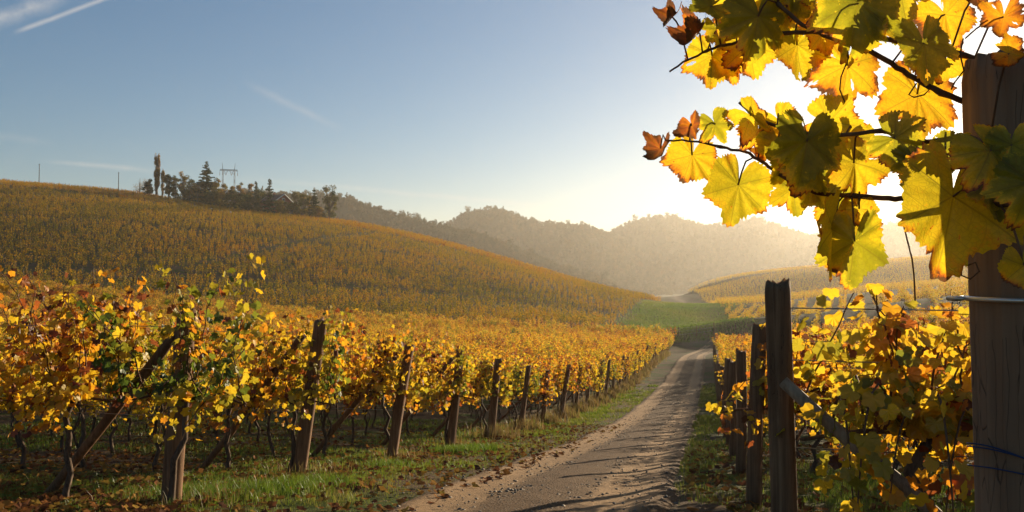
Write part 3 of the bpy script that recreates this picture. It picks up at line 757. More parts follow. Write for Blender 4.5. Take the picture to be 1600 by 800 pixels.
def big_leaf(parent, org, tip, nrm, size, hue, curl, seed, petiole_to=None):
    rs = np.random.RandomState(seed); a, r = big_outline(rs); nr = 9
    tip = unit(tip); nrm = unit(nrm - tip * np.dot(nrm, tip)); side = np.cross(tip, nrm)
    fs_ = np.linspace(0, 1, nr + 1)[1:] ** .8
    fold, cup, wav = rs.uniform(-.08, .34), rs.uniform(-.48, .2), rs.uniform(.05, .15)
    if curl: fold = rs.uniform(.3, .7) * (.5 + curl); r = r * (1 + .12 * np.sin(4 * a + seed) + .08 * np.sin(7 * a + 2 * seed))
    b = MB(); vs_ = [(0, 0, 0)]; uv = [(0, 0.001, 0)]
    for f in fs_:
        u, v = f * r * np.sin(a), f * r * np.cos(a); rr = f * r
        z = fold * np.abs(u) + cup * rr ** 2 + wav * rr * np.sin(3 * a + seed) + .035 * rr ** 2 * np.sin(11 * a + seed * 2) - .05 * rr * np.cos(6 * a) ** 2
        if curl:                                                   # withered: roll the edges in
            z = z + curl * rr ** 2.2 * (.8 + .5 * np.sin(4 * a + seed)); u = u * (1 - .45 * abs(curl) * rr); v = v * (1 - .25 * abs(curl) * rr)
        for k in range(len(a)): vs_.append((u[k], v[k], z[k])); uv.append((f * r[k] * sin(a[k]), f * r[k] * cos(a[k]), f))
    n = len(a); fc = [(0, 1 + k, 1 + (k + 1) % n) for k in range(n)]
    holes = [(rs.randint(3, 7), rs.randint(200), rs.uniform(1.5, 9)) for _ in range(rs.randint(0, 4))]
    for i in range(nr - 1):
        o = 1 + i * n
        fc += [(o + k, o + n + k, o + n + (k + 1) % n, o + (k + 1) % n) for k in range(n) if not any((i - hi_) ** 2 / 1.2 + ((k - hk + 100) % 200 - 100) ** 2 / hw_ < 1 for hi_, hk, hw_ in holes)]
    W = np.array(vs_); W = size * (W[:, :1] * side + W[:, 1:2] * tip + W[:, 2:] * nrm)
    b.add(W, fc, .5, 0, uv)
    if petiole_to is not None:
        q = petiole_to - org; mid = q * .5 + np.array((0, 0, .012))
        b.tube([np.zeros(3), q * .25 + np.array((0, 0, .008)), mid, q], .0011, 5, .5, 1)
    o = b.build('leaf', [M_big, M_cane], parent, True); o.location = org; o['hue'] = float(hue)
    return o
def near_vine():
    base = np.array((.82, .72)); z0 = gz1(*base)
    t = thing('grapevine', 'near grapevine reaching big backlit yellow leaves out past the big post', 'grapevine', (0, 0, 0), 0, 'grapevines in the rows right of the track')
    def dep(px, off=0): return .80 + (1600 - px) / 550 * .19 + off
    def Q(px, py, off=0): return P(px, py, dep(px, off))
    lines = {
        'a': [(1720, 150, .05), (1640, 118, .06), (1543, 97, .05), (1500, 86, .04), (1440, 71, .03), (1380, 60, .02), (1325, 54, .02), (1270, 50, .02), (1215, 53, .02), (1170, 60, .02)],
        'b': [(1700, 215, .05), (1600, 190, .06), (1527, 166, .05), (1470, 146, .03), (1420, 117, .02), (1385, 93, .01), (1345, 73, .01), (1300, 60, .0), (1255, 40, .0), (1215, 5, .0)],
        'c': [(1190, 62, .03), (1150, 66, .03), (1125, 71, .03), (1105, 80, .03), (1075, 93, .03), (1046, 112, .03)],
        'd': [(1760, 335, .0), (1640, 322, -.02), (1560, 318, -.06), (1500, 318, -.03), (1420, 312, .03), (1380, 309, .03), (1330, 306, .02), (1283, 303, .02), (1250, 292, .02), (1212, 268, .02), (1190, 252, .02), (1165, 237, .02), (1125, 230, .02), (1090, 221, .02), (1040, 219, .02)],
        'e': [(1560, 225, -.02), (1500, 212, -.01), (1440, 222, 0), (1380, 205, 0), (1300, 212, .0), (1240, 205, .01), (1190, 190, .01), (1155, 160, .01)],
    }
    allp = []
    for k, pts in lines.items():
        q = [Q(*p) for p in pts]; b = MB()
        r0, r1 = {'a': (.0034, .0024), 'b': (.0036, .0022), 'c': (.0022, .0012), 'd': (.0042, .0011), 'e': (.003, .0016)}[k]
        fine = []
        for i in range(len(q) - 1):
            for s in range(4): fine.append(q[i] + (q[i + 1] - q[i]) * s / 4 + np.random.RandomState(i * 7 + s).randn(3) * .0006)
        fine.append(q[-1]); b.tube(fine, [r0 + (r1 - r0) * i / len(fine) + (.0008 if i % 12 == 0 else 0) for i in range(len(fine))], 8)
        b.build('cane', M_cane, t, True); allp += fine
    allp = np.array(allp)
    tb = MB(); tb.tube([(base[0], base[1], z0 - .1), (base[0] + .03, base[1], z0 + .4), (base[0], base[1] + .02, z0 + .8), (.66, .79, lines and P(1760, 335, .77)[2]), (.70, .80, P(1720, 150, .8)[2])], [.03, .026, .022, .012, .006], 8)
    tb.build('trunk', M_bark, t, True)
    S = [  # px, py, width px, tip angle in the image (90 = down), yaw, pitch, depth offset, hue (0 green .. 1 brown), curl
        (1102, 14, 72, 150, 20, 25, .02, .10, 0), (1048, 32, 46, 120, 50, 20, .03, .97, .45), (1085, 60, 66, 125, 62, 10, .0, .92, .5), (1112, 98, 84, 95, 5, 8, .05, .47, 0), (1142, 104, 60, 80, 15, -10, .06, .58, 0),
        (1182, 40, 118, 100, -12, 8, -.02, .16, 0), (1172, 82, 92, 80, 15, 0, .05, .45, 0), (1246, 82, 92, 88, -8, 6, .04, .46, 0), (1262, 22, 78, 70, 10, 14, .05, .56, 0), (1322, 116, 108, 98, 8, 5, .05, .57, 0),
        (1432, 163, 128, 95, -8, 8, .05, .60, 0), (1338, 22, 132, 100, 12, 16, -.03, .12, 0), (1360, 52, 60, 30, 25, 30, -.02, .22, 0), (1446, 82, 108, 80, -14, 5, -.02, .20, 0), (1480, 34, 92, 70, 10, 6, .05, .60, 0),
        (1474, 104, 62, 110, 15, 0, .04, .52, 0), (1566, 36, 76, 100, 35, 10, .02, .78, .5), (1584, 86, 62, 20, 20, 50, -.03, .70, .6), (1215, -8, 95, 110, 0, 20, .02, .3, 0), (1405, -14, 110, 85, 5, 15, .03, .35, 0), (1530, -6, 60, 90, 30, 10, .04, .9, .6), (1145, 10, 70, 60, 25, 20, .05, .5, 0),
        (1030, 238, 50, 110, 35, 10, .02, .97, .4), (1078, 252, 80, 110, 5, 5, .03, .56, 0), (1084, 202, 50, 60, 30, 30, .02, .90, .4), (1121, 200, 56, 60, 25, 15, .0, .2, .2), (1180, 186, 70, 35, 50, 20, .01, .45, .25), (1188, 214, 66, 80, 10, 10, .02, .36, 0), (1196, 243, 34, 70, 40, 20, .03, .82, .8),
        (1150, 302, 106, 105, -5, 6, .02, .36, 0), (1240, 303, 74, 85, 12, 0, .03, .34, 0), (1258, 236, 122, 100, -10, 8, -.03, .10, 0), (1306, 192, 86, 10, 10, 20, .04, .42, 0), (1338, 268, 108, 75, -14, 4, .02, .44, 0),
        (1300, 376, 140, 98, -42, 0, .0, .48, 0), (1335, 392, 118, 92, 55, 5, -.01, .22, 0), (1346, 332, 52, 60, 20, 20, .02, .5, 0), (1408, 222, 92, 30, 15, 45, -.02, .18, 0), (1425, 258, 62, 95, -10, 10, -.03, .08, 0),
        (1486, 332, 196, 97, -4, 4, -.075, .42, 0), (1555, 248, 118, 60, -8, 14, -.10, .26, 0), (1604, 300, 112, 110, 10, 8, -.11, .14, 0), (1602, 425, 82, 80, 20, 10, -.10, .42, .3), (1485, 236, 66, 20, 10, 50, -.03, .2, 0), (1262, 268, 86, 120, 8, 12, .0, .2, 0), (1215, 232, 70, 90, 0, 15, .02, .3, 0),
    ]
    for px, py, wd, hue in ((1165, 22, 70, .3), (1222, 34, 84, .2), (1280, 58, 62, .5), (1292, 30, 78, .3), (1395, 34, 80, .24), (1122, 52, 54, .3), (1240, -14, 80, .2),
                            (1228, 262, 74, .16), (1285, 262, 84, .2), (1302, 232, 80, .14), (1270, 300, 66, .3), (1332, 222, 70, .42), (1222, 196, 62, .5), (1312, 322, 80, .26), (1440, 262, 74, .34), (1545, 300, 96, .2), (1580, 236, 80, .24)):
        S.append((px, py, wd, 90 + 45 * sin(px * 1.7), 28 * sin(px * 2.3), 16 * cos(py * 1.3), .045 + .03 * sin(px * 3.1) - (.13 if px > 1520 else 0), hue, 0))
    for i, (px, py, wd, ta, yaw, pit, off, hue, curl) in enumerate(S):
        d = dep(px, off); size = wd / F * d / 1.56
        a = R(ta); tip = np.array((cos(a), 0, -sin(a))); nrm = np.array((0, -1.0, 0)); side = np.cross(tip, nrm)
        y_, p_ = R(yaw), R(pit)
        nrm2 = nrm * cos(y_) + side * sin(y_)
        tip2 = tip * cos(p_) - nrm2 * sin(p_) * -1
        nrm3 = nrm2 * cos(p_) - tip * sin(p_)
        c = P(px, py, d); org = c - tip * size * .2
        j = np.argmin(((allp - org) ** 2).sum(1))
        big_leaf(t, org, tip2, nrm3, size, hue, curl, 500 + i, allp[j] if np.linalg.norm(allp[j] - org) < .11 else None)
    for pts in ([(1505, 60), (1500, 85), (1506, 110), (1492, 128), (1486, 140)], [(1322, 62), (1326, 90), (1314, 120), (1312, 140), (1320, 160)], [(1545, 32), (1525, 45), (1508, 60)],
                [(1432, 130), (1420, 148), (1428, 152), (1444, 148), (1452, 140), (1440, 132)], [(1420, 313), (1410, 345), (1425, 405), (1428, 430), (1430, 470)], [(1515, 395), (1500, 410), (1502, 430), (1516, 436), (1530, 424), (1524, 410), (1508, 416)]):
        q = [Q(a, b, -.06 if a > 1498 and b > 390 else .02) for a, b in pts]; tb = MB(); tb.tube(q, .0009, 5); tb.build('tendril', M_cane, t, True)
near_vine()

# ------------------------------------------------------------------ extra canes and dark tips over the second row on the right
# ------------------------------------------------------------------ grass, fallen leaves, stones
def blades(name, x, y, h, wd, tone, label, cat, bend=.5):
    n = len(x); r = np.random.RandomState(77); z = gz(x, y) - .01
    a = r.uniform(0, 2 * pi, n); b = r.uniform(0, 2 * pi, n); lean = h * bend * r.uniform(.1, 1, n)
    dx, dy = np.cos(a) * wd / 2, np.sin(a) * wd / 2; lx, ly = np.cos(b) * lean, np.sin(b) * lean
    V = np.empty((n, 5, 3))
    V[:, 0] = np.c_[x - dx, y - dy, z]; V[:, 1] = np.c_[x + dx, y + dy, z]
    V[:, 2] = np.c_[x + dx * .75 + lx * .35, y + dy * .75 + ly * .35, z + h * .6]; V[:, 3] = np.c_[x - dx * .75 + lx * .35, y - dy * .75 + ly * .35, z + h * .6]
    V[:, 4] = np.c_[x + lx, y + ly, z + h * .95]
    i = np.arange(n)[:, None] * 5
    Fq = np.concatenate([i + [0, 1, 2], i + [0, 2, 3], i + [3, 2, 4]])
    me = raw_mesh(name, V.reshape(-1, 3), Fq, M_grass, np.repeat(tone, 5))
    tag(link(name, me), label, cat, None, 'stuff')
rs = np.random.RandomState(31)
def rand_area(n, y0, y1, xf0, xf1, p=1.6):
    y = y0 + (y1 - y0) * rs.rand(n) ** p; u = rs.rand(n); return xf0(y) + (xf1(y) - xf0(y)) * u, y
lineL = lambda y: .2452 * y - 4.726
rdL = lambda y: road_x(y) - 1.2
rdR = lambda y: road_x(y) + 1.15
parts = []
def patch(x, y, s, seed, th):                       # clumpy cover
    return fnoise(x * s, y * s, seed) > th
# verge between the left posts and the track
x, y = rand_area(90000, 3.2, 45, lambda v: lineL(v) - .6, rdL, 2.0)
edge_d = (rdL(y) - x) / (rdL(y) - lineL(y))
pn = fnoise(x * 2.1, y * 2.1, 8) + .6 * fnoise(x * 7, y * 7, 18, 2)
k = (pn > .28 - .35 * (edge_d > .5)) & (rs.rand(len(x)) < np.clip(edge_d * 1.6 + .3, 0, 1)); parts.append((x[k], y[k], rs.uniform(.02, .07, k.sum()) * (1 + .7 * np.clip(pn[k], 0, 1)), .42 + .25 * fnoise(x[k] * 1.9, y[k] * 1.9, 3) + .1 * rs.randn(k.sum())))
x, y = rand_area(52000, 3.2, 40, lambda v: lineL(v) - .3, lambda v: rdL(v) + .3, 2.0); k = rs.rand(len(x)) < .55 + .5 * fnoise(x * 3, y * 3, 28); parts.append((x[k], y[k], rs.uniform(.01, .035, k.sum()), .62 + .2 * rs.randn(k.sum())))
# lush bright patches by the second, third and fourth posts
for cx, cy_, r0, n in ((-2.75, 7.1, .5, 2600), (-2.2, 7.5, .6, 2600), (-1.9, 8.1, .4, 1100), (-.85, 13.4, .45, 2200), (-.55, 13.9, .35, 1000), (-1.6, 10.4, .35, 700)):
    x = cx + r0 * rs.randn(n) * .5; y = cy_ + r0 * rs.randn(n) * .5; parts.append((x, y, rs.uniform(.05, .14, n), .14 + .13 * rs.randn(n)))
# under the vines on the left
x, y = rand_area(60000, 5.0, 24, lambda v: np.maximum(-.70 * v, lineL(v) - 14), lambda v: lineL(v) - .2, 1.5)
k = patch(x, y, 1.1, 21, -.05); parts.append((x[k], y[k], rs.uniform(.025, .10, k.sum()), .30 + .2 * rs.randn(k.sum())))
# right-hand verge
x, y = rand_area(42000, 4.0, 45, rdR, lambda v: .2452 * v + 1.6, 1.9)
k = patch(x, y, 1.6, 9, -.15); parts.append((x[k], y[k], rs.uniform(.02, .09, k.sum()), .48 + .2 * rs.randn(k.sum())))
x, y = rand_area(16000, 2.0, 9, lambda v: .2452 * v + .9, lambda v: .7 * v, 1.0)
parts.append((x, y, rs.uniform(.03, .12, len(x)), .25 + .2 * rs.randn(len(x))))
# dry clumps at the foot of the posts
for n in range(1, 30):
    e = left_end(n); m_ = 420 if n > 4 else 160
    x = e[0] + .12 + .24 * rs.randn(m_); y = e[1] + .2 * rs.randn(m_); parts.append((x, y, rs.uniform(.08, .30, m_) * (1.15 if n > 4 else .7), .86 + .12 * rs.randn(m_)))
gx, gy, gh, gt = (np.concatenate([p[i] for p in parts]) for i in range(4))
gw = .004 + .0012 * np.clip(gy - 6, 0, 40) * .6
blades('grass', gx, gy, gh * (1 + .012 * gy), gw, np.clip(gt, 0, 1), 'green and dry grass tufts on the verges and under the vines', 'grass')
# far meadow tufts
x, y = rand_area(34000, 100, 205, lambda v: np.interp(v, [100, 112, 205], [road_x(100) - 3, ME0[0] - 1, ME1[0] - 1]), lambda v: np.interp(v, [100, 112, 250], [road_x(100) + 6, ME3[0] + 3, ME2[0] + 4]), 1.0)
x = x + 1.3 * rs.randn(len(x))
blades('meadow_grass', x, y, rs.uniform(.15, .45, len(x)), np.full(len(x), .09), np.clip(.22 + .4 * fnoise(x * .2, y * .2, 4) + .1 * rs.randn(len(x)), 0, 1), 'green meadow grass in the hollow beyond the vine rows', 'grass')

def litter():
    x1, y1 = rand_area(5200, 5, 22, lambda v: np.maximum(-.72 * v, lineL(v) - 12), lambda v: lineL(v) + .7, 1.5)
    x2, y2 = rand_area(1500, 2.2, 14, lambda v: rdR(v) + .1, lambda v: np.minimum(.7 * v, .2452 * v + 3), 1.2)
    x3, y3 = rand_area(1700, 4.5, 22, lambda v: lineL(v), lambda v: rdL(v) + .5, 1.3)
    X, Y = np.r_[x1, x2, x3], np.r_[y1, y2, y3]; Z = gz(X, Y); b = MB(); r = np.random.RandomState(4)
    for x, y, z in zip(X, Y, Z):
        b.add(leaf_verts(SMALL, r.uniform(.035, .065), unit(np.array((*r.randn(2), .15 * r.randn()))), unit(np.array((.35 * r.randn(), .35 * r.randn(), 1))), np.array((x, y, z + .02 + .03 * r.rand())), r.uniform(0, .5), r.uniform(-.3, .4), r), FAN_SMALL, float(r.rand()))
    tag(b.build('fallen_leaves', M_fallen), 'brown and gold fallen leaves on the ground under the vines', 'fallen leaves', None, 'stuff')
litter()
def stones():
    r = np.random.RandomState(6); n = 9500
    y = 4.5 + 40 * r.rand(n) ** 2.2; u = np.where(r.rand(n) < .65, .30 * r.randn(n) * .6 - .05, r.uniform(-1, 1, n)); x = road_x(y) + u * 1.2
    z = gz(x, y) + .044; s = .004 + .012 * r.rand(n) ** 3 * 1.6; s = s * (1 + .02 * y)
    base = np.array([(1, 0, 0), (0, 1, 0), (-1, 0, 0), (0, -1, 0), (0, 0, .75), (0, 0, -.5)], float)
    tri = np.array([(0, 1, 4), (1, 2, 4), (2, 3, 4), (3, 0, 4), (1, 0, 5), (2, 1, 5), (3, 2, 5), (0, 3, 5)])
    a = r.uniform(0, 6.3, n); V = base[None] * (1 + .35 * r.randn(n, 6, 1)) * s[:, None, None] * np.array([1, .75, .7]); c, sn = np.cos(a)[:, None], np.sin(a)[:, None]
    V = np.stack([V[..., 0] * c - V[..., 1] * sn + x[:, None], V[..., 0] * sn + V[..., 1] * c + y[:, None], V[..., 2] + z[:, None]], -1)
    f = (tri[None] + (np.arange(n) * 6)[:, None, None]).reshape(-1, 3)
    me = raw_mesh('gravel', V.reshape(-1, 3), f, plain('track_stone', (.20, .155, .11), .8, 0, 9))
    tag(link('gravel', me), 'loose pale stones scattered along the dirt track', 'gravel', None, 'stuff')
stones()

# ------------------------------------------------------------------ trees
def tree_parts(seed, kind, h, wd, tone, nleaf=1500, ls=.22, bare=False):
    rs = np.random.RandomState(seed); tk, fo = MB(), MB(); spread = .10
    def quad(p, s, tn):
        a = unit(rs.randn(3)); b = unit(np.cross(a, rs.randn(3))); c = np.cross(a, b)
        fo.add([p - b * s, p + c * s * .6, p + b * s, p - c * s * .6], [(0, 1, 2, 3)], float(np.clip(tn, 0, 1)))
    if kind == 'conifer':
        tk.tube([(0, 0, -.5), (0, 0, h * .5), (0, 0, h * .93)], [h * .018, h * .010, .015], 7)
        z = h * .08
        while z < h * .98:
            f = 1 - z / h; rad = wd / 2 * 1.1 * (f ** .75) * rs.uniform(.7, 1.12) + .12; nb = max(5, int(11 * f + 4))
            for k in range(nb):
                a = 2 * pi * (k + rs.rand()) / nb; L_ = rad * rs.uniform(.7, 1.1); droop = -.18 * L_
                zb = z; z = zb + h * .012 * rs.randn(); tipp = np.array((cos(a) * L_, sin(a) * L_, z + droop * rs.uniform(.2, 1.8) + .12 * L_))
                tk.tube([(0, 0, z), tipp * (1, 1, 1)], [.03 + .01 * f, .01], 4, cap=False)
                m_ = max(4, int(L_ * 13))
                for j in range(m_):
                    t = (j + rs.rand()) / m_; p = np.array((cos(a) * L_ * t, sin(a) * L_ * t, z + (tipp[2] - z) * t - .45 * rs.rand() * (1.2 - t)))
                    quad(p + .12 * rs.randn(3) * (1, 1, .5), ls * rs.uniform(.7, 1.2), tone + .08 * rs.randn())
            z = zb + h * .045 * rs.uniform(.8, 1.2)
    else:
        nl = (9 if bare else 26) if kind != 'poplar' else 36
        tk.tube([(0, 0, -.5), (.02 * h * rs.randn(), .02 * h * rs.randn(), h * .35), (.02 * h, 0, h * .8)], [h * .03, h * .02, h * .006], 8)
        cl = []
        for k in range(nl):
            a = rs.uniform(0, 2 * pi)
            if kind == 'poplar':
                z0 = h * rs.uniform(.15, .8); rr = wd * .32 * (1 - abs(z0 / h - .5) * .9); e = np.array((cos(a) * rr, sin(a) * rr, min(h * .96, z0 + h * rs.uniform(.10, .2)))); rad = wd * rs.uniform(.2, .32)
            else:
                ze = rs.uniform(.16, .93); z0 = h * ze * .5; rr = wd * rs.uniform(.12, .42) * (1 - .75 * max(0, ze - .55)); e = np.array((cos(a) * rr, sin(a) * rr, h * ze)); rad = min(wd * rs.uniform(.14, .26), h * .17)
            tk.tube([(0, 0, z0), np.array((0, 0, z0)) * .4 + e * .6 + .05 * h * rs.randn(3) * .3, e], [h * .012, h * .007, h * .003], 5, cap=False)
            cl.append((e, rad, tone + .10 * rs.randn()))
            if bare:
                for _ in range(16):
                    d = unit(rs.randn(3) + (0, 0, .8)) * wd * rs.uniform(.1, .25); q = e * rs.uniform(.6, 1); tk.tube([q, q + d * .6, q + d + .05 * rs.randn(3)], [.03, .02, .008], 3, cap=False)
        per = int(nleaf * 2.6) // nl
        for e, rad, tn in cl:
            for _ in range(per):
                v = unit(rs.randn(3)) * rad * rs.rand() ** .45 * (np.array((1, 1, 2.6)) if kind == 'poplar' else np.array((1, 1, .85)))
                p = e + v
                if p[2] < h * .06: continue
                quad(p, ls * rs.uniform(.6, 1.25), tn + .09 * rs.randn())
    return tk, fo
def tree(name, label, px, base_py, Y, hpx, wpx, kind, tone, seed, nleaf=1500, ls=.22, group=None, bare=False, pale=False):
    p = P(px, base_py, Y); zg = gz1(p[0], p[1]); h = P(px, base_py - hpx, Y)[2] - zg; wd = wpx / F * Y
    tk, fo = tree_parts(seed, kind, h, wd, tone + (.08 if name == 'round_bush' else 0), nleaf, ls, bare)
    t = thing(name, label, {'conifer': 'tree', 'bush': 'bush'}.get(kind, 'tree'), (p[0], p[1], zg - .1), random.Random(seed).uniform(0, 6), group)
    tk.build('trunk', M_palebark if pale else M_treebark, t, True); fo.build('crown', M_tree, t)
TG = 'trees and bushes of the hilltop garden'
tree('bare_tree', 'pale almost bare tree at the left end of the hilltop trees', 219, 300, 296, 30, 30, 'broad', .8, 701, 220, .15, TG, True, True)
tree('poplar_tree', 'tall slim golden poplar standing above the other hilltop trees', 245, 300, 288, 63, 9, 'poplar', .76, 702, 1500, .2, TG)
tree('young_poplar_tree', 'short golden poplar close beside the tall slim poplar', 254, 300, 289, 36, 6, 'poplar', .70, 703, 600, .18, TG)
tree('evergreen_tree', 'dark low evergreen at the foot of the tall golden poplar', 231, 303, 286, 24, 17, 'broad', .12, 704, 900, .22, TG)
tree('round_tree', 'dark olive tree just right of the tall poplar', 264, 304, 285, 34, 20, 'broad', .22, 705, 1200, .22, TG)
tree('round_tree', 'brown thin-leaved tree, taller of the two left of the cedar', 286, 306, 284, 42, 18, 'broad', .55, 706, 900, .2, TG, False)
tree('round_tree', 'dull brown tree between the poplar and the taller brown tree', 274, 306, 286, 34, 16, 'broad', .42, 707, 900, .2, TG)
tree('cedar_tree', 'tall dark cedar with open tiered branches on the hilltop', 322, 312, 284, 62, 50, 'conifer', .10, 708, 0, .30, TG)
tree('round_bush', 'ochre bush under the left side of the cedar', 309, 316, 281, 30, 30, 'broad', .60, 709, 1000, .22, TG)
tree('round_tree', 'yellow tree touching the right side of the cedar', 339, 314, 283, 36, 22, 'broad', .66, 710, 1100, .22, TG)
tree('round_bush', 'dark green bush left of the small red-roofed house', 297, 314, 281, 22, 30, 'broad', .18, 711, 900, .22, TG)
tree('round_bush', 'olive bush in front of the small red-roofed house', 333, 322, 277, 26, 42, 'broad', .36, 712, 1300, .24, TG)
tree('round_tree', 'yellow-green tree right of the small red-roofed house', 366, 318, 281, 29, 22, 'broad', .60, 713, 1000, .22, TG)
tree('round_tree', 'orange tree, left one of the pair between the houses', 376, 316, 283, 34, 17, 'broad', .80, 714, 1000, .2, TG)
tree('round_tree', 'orange tree, right one of the pair between the houses', 389, 318, 282, 34, 16, 'broad', .84, 715, 900, .2, TG)
tree('spruce_tree', 'small dark spruce just left of the brick house', 400, 320, 281, 39, 20, 'conifer', .08, 716, 0, .24, TG)
tree('spruce_tree', 'dark spruce standing in front of the brick house', 421, 334, 266, 56, 30, 'conifer', .06, 717, 0, .26, TG)
tree('round_bush', 'dark hedge-like bush below the orange tree pair', 365, 328, 274, 26, 52, 'broad', .26, 718, 1600, .24, TG)
tree('round_bush', 'dark brown bush below the dark roof of the brick house', 395, 332, 271, 28, 45, 'broad', .22, 719, 1400, .24, TG)
tree('round_bush', 'large olive-gold bush in front of the brick gable', 457, 338, 266, 23, 42, 'broad', .46, 720, 1500, .22, TG)
tree('round_bush', 'yellow-green bush right of the spruce by the brick house', 437, 338, 265, 26, 22, 'broad', .50, 721, 800, .2, TG)
tree('slender_tree', 'dull slender tree between the brick house and the last spruce', 475, 338, 270, 36, 17, 'broad', .42, 722, 800, .2, TG)
tree('spruce_tree', 'dark spruce near the right end of the hilltop trees', 491, 338, 271, 46, 24, 'conifer', .08, 723, 0, .24, TG)
tree('round_bush', 'bright yellow bush at the foot of the last spruce', 496, 341, 266, 20, 22, 'broad', .66, 724, 700, .2, TG)
tree('round_tree', 'tall round autumn tree at the right end of the hilltop trees', 514, 342, 270, 53, 28, 'broad', .40, 725, 1500, .2, TG)
tree('round_bush', 'brown bush half behind the row of hilltop bushes', 345, 322, 284, 24, 32, 'broad', .48, 726, 900, .22, TG)
tree('round_bush', 'small yellow bush below the brick gable end', 472, 341, 265, 16, 22, 'broad', .62, 727, 600, .2, TG)
tree('round_tree', 'dark green tree filling the gap left of the cedar', 300, 308, 288, 30, 24, 'broad', .24, 740, 1100, .22, TG)
tree('round_tree', 'rusty tree showing behind the roof of the small house', 354, 312, 295, 30, 20, 'broad', .62, 741, 1000, .2, TG)
tree('round_tree', 'dark tree between the orange pair and the brick house', 407, 322, 288, 32, 24, 'broad', .28, 742, 1100, .22, TG)
tree('round_tree', 'olive tree rising behind the brick gable', 463, 332, 285, 33, 22, 'broad', .40, 743, 1100, .2, TG)
tree('round_tree', 'dull gold tree beside the last spruce', 483, 338, 278, 33, 18, 'broad', .56, 744, 900, .2, TG)
tree('round_bush', 'long low dark bush joining the cedar to the first spruce', 380, 322, 282, 22, 44, 'broad', .20, 745, 1300, .24, TG)
tree('bare_tree', 'tiny pale bare tree alone on the skyline between the poles', 147, 297, 330, 12, 12, 'broad', .8, 728, 60, .15, None, True, True)

def forest_tree(seed, conifer=False):
    rs = np.random.RandomState(seed); b = MB(); h = 11.0
    cl = [(np.array((rs.uniform(-2.2, 2.2), rs.uniform(-2.2, 2.2), rs.uniform(3.5, 9))), rs.uniform(1.2, 2.3), rs.rand()) for _ in range(9)]
    if conifer: cl = [(np.array((0, 0, z)), 2.3 * (1 - z / 13.5), .05) for z in np.linspace(2, 10.5, 10)]
    for e, rad, tn in cl:
        for _ in range(22 if not conifer else 14):
            p = e + unit(rs.randn(3)) * rad * rs.rand() ** .4; s = rs.uniform(.35, .75)
            a = unit(rs.randn(3)); q = unit(np.cross(a, rs.randn(3))); c = np.cross(a, q)
            b.add([p - q * s, p + c * s * .7, p + q * s, p - c * s * .7], [(0, 1, 2, 3)], float(np.clip(.35 + .3 * tn + .1 * rs.randn(), 0, 1)))
    b.tube([(0, 0, -1.5), (0, 0, 4), (.2, 0, 8)], [.22, .16, .06], 5, .1)
    return b.mesh('forest_tree', M_forest)
VAR_FOREST = variants('forest_tree', [forest_tree(900 + i, i == 7) for i in range(8)])
for nm, lab, pts, seed in zip(('near_forest', 'middle_forest', 'far_forest'), ('brown hazy woods on the hill just right of the houses', 'hazy woods on the middle hill behind the vineyard', 'hazy woods on the shaded far hill beyond the valley'), FOREST, (1, 2, 3)):
    r = np.random.RandomState(seed); n = len(pts)
    scatter(nm, pts, r.uniform(0, 6.28, n), np.exp(.25 * r.randn(n)) * .62, VAR_FOREST, lab, 'woods')

# ------------------------------------------------------------------ houses, pylon, poles, fence, stakes
def house(name, label, px, base_py, Y, W, Dp, eave, rise, rz, wallm, roofm, lift=0):
    p = P(px, base_py, Y); z = gz1(p[0], p[1]) - .2 + lift
    t = thing(name, label, 'house', (p[0], p[1], z), rz)
    b = MB(); x, y = W / 2, Dp / 2                                  # ridge along local x, gables at +-x
    b.add([(-x,-y,0),(x,-y,0),(x,y,0),(-x,y,0),(-x,-y,eave),(x,-y,eave),(x,y,eave),(-x,y,eave),(-x,0,eave+rise),(x,0,eave+rise)],
          [(0,1,5,4),(2,3,7,6),(1,2,6,9,5),(3,0,4,8,7)])
    b.build('wall', wallm, t)
    r = MB(); o = .5; th = .16
    for s in (-1, 1):
        k = rise / y; a = [(-x-o, s*(y+o), eave-k*o+.05), (x+o, s*(y+o), eave-k*o+.05), (x+o, 0, eave+rise+.05), (-x-o, 0, eave+rise+.05)]
        v = a + [(q[0], q[1], q[2] + th) for q in a]
        r.add(v, [(0,1,2,3),(4,5,6,7),(0,1,5,4),(1,2,6,5),(2,3,7,6),(3,0,4,7)])
    rf = r.build('roof', roofm, t)
    bb = MB()
    for s in (-1, 1):
        for g in (-1, 1):
            k = rise / y; bb.tube([(g*(x+o+.03), s*(y+o), eave-k*o+.05), (g*(x+o+.03), 0, eave+rise+.08)], .15, 4)
    bb.build('bargeboard', M_white, rf)
    ch = MB(); ch.box((-x*.4, .5, eave+rise+.3), (.6, .6, 1.6)); ch.build('chimney', M_brick, rf)
    for (wx, wy, wz, face) in ((x+.02, -1.4, 1.6, 'x'), (x+.02, 1.4, 1.6, 'x'), (x+.02, 0, eave+.6, 'x'), (-x*.5, -y-.02, 1.6, 'y'), (x*.4, -y-.02, 1.6, 'y')):
        f = MB(); f.box((wx, wy, wz), (.08, 1.1, 1.3) if face == 'x' else (1.1, .08, 1.3)); wd = f.build('window', M_white, t)
        g = MB(); g.box((wx + (.03 if face == 'x' else 0), wy - (.03 if face == 'y' else 0), wz), (.06, .86, 1.06) if face == 'x' else (.86, .06, 1.06)); g.build('pane', M_glass, wd)
house('brick_house', 'brick house with dark tiled roof and white-edged gable among the hilltop trees', 431, 326, 275, 8.5, 7.2, 3.4, 2.5, R(-38), M_brick, M_roof, 2.2)
house('small_house', 'small pale house with red roof between the cedar and the pylon', 347, 312, 290, 5.5, 4.6, 2.5, 1.6, R(-38), M_plaster, M_redroof, 2.9)

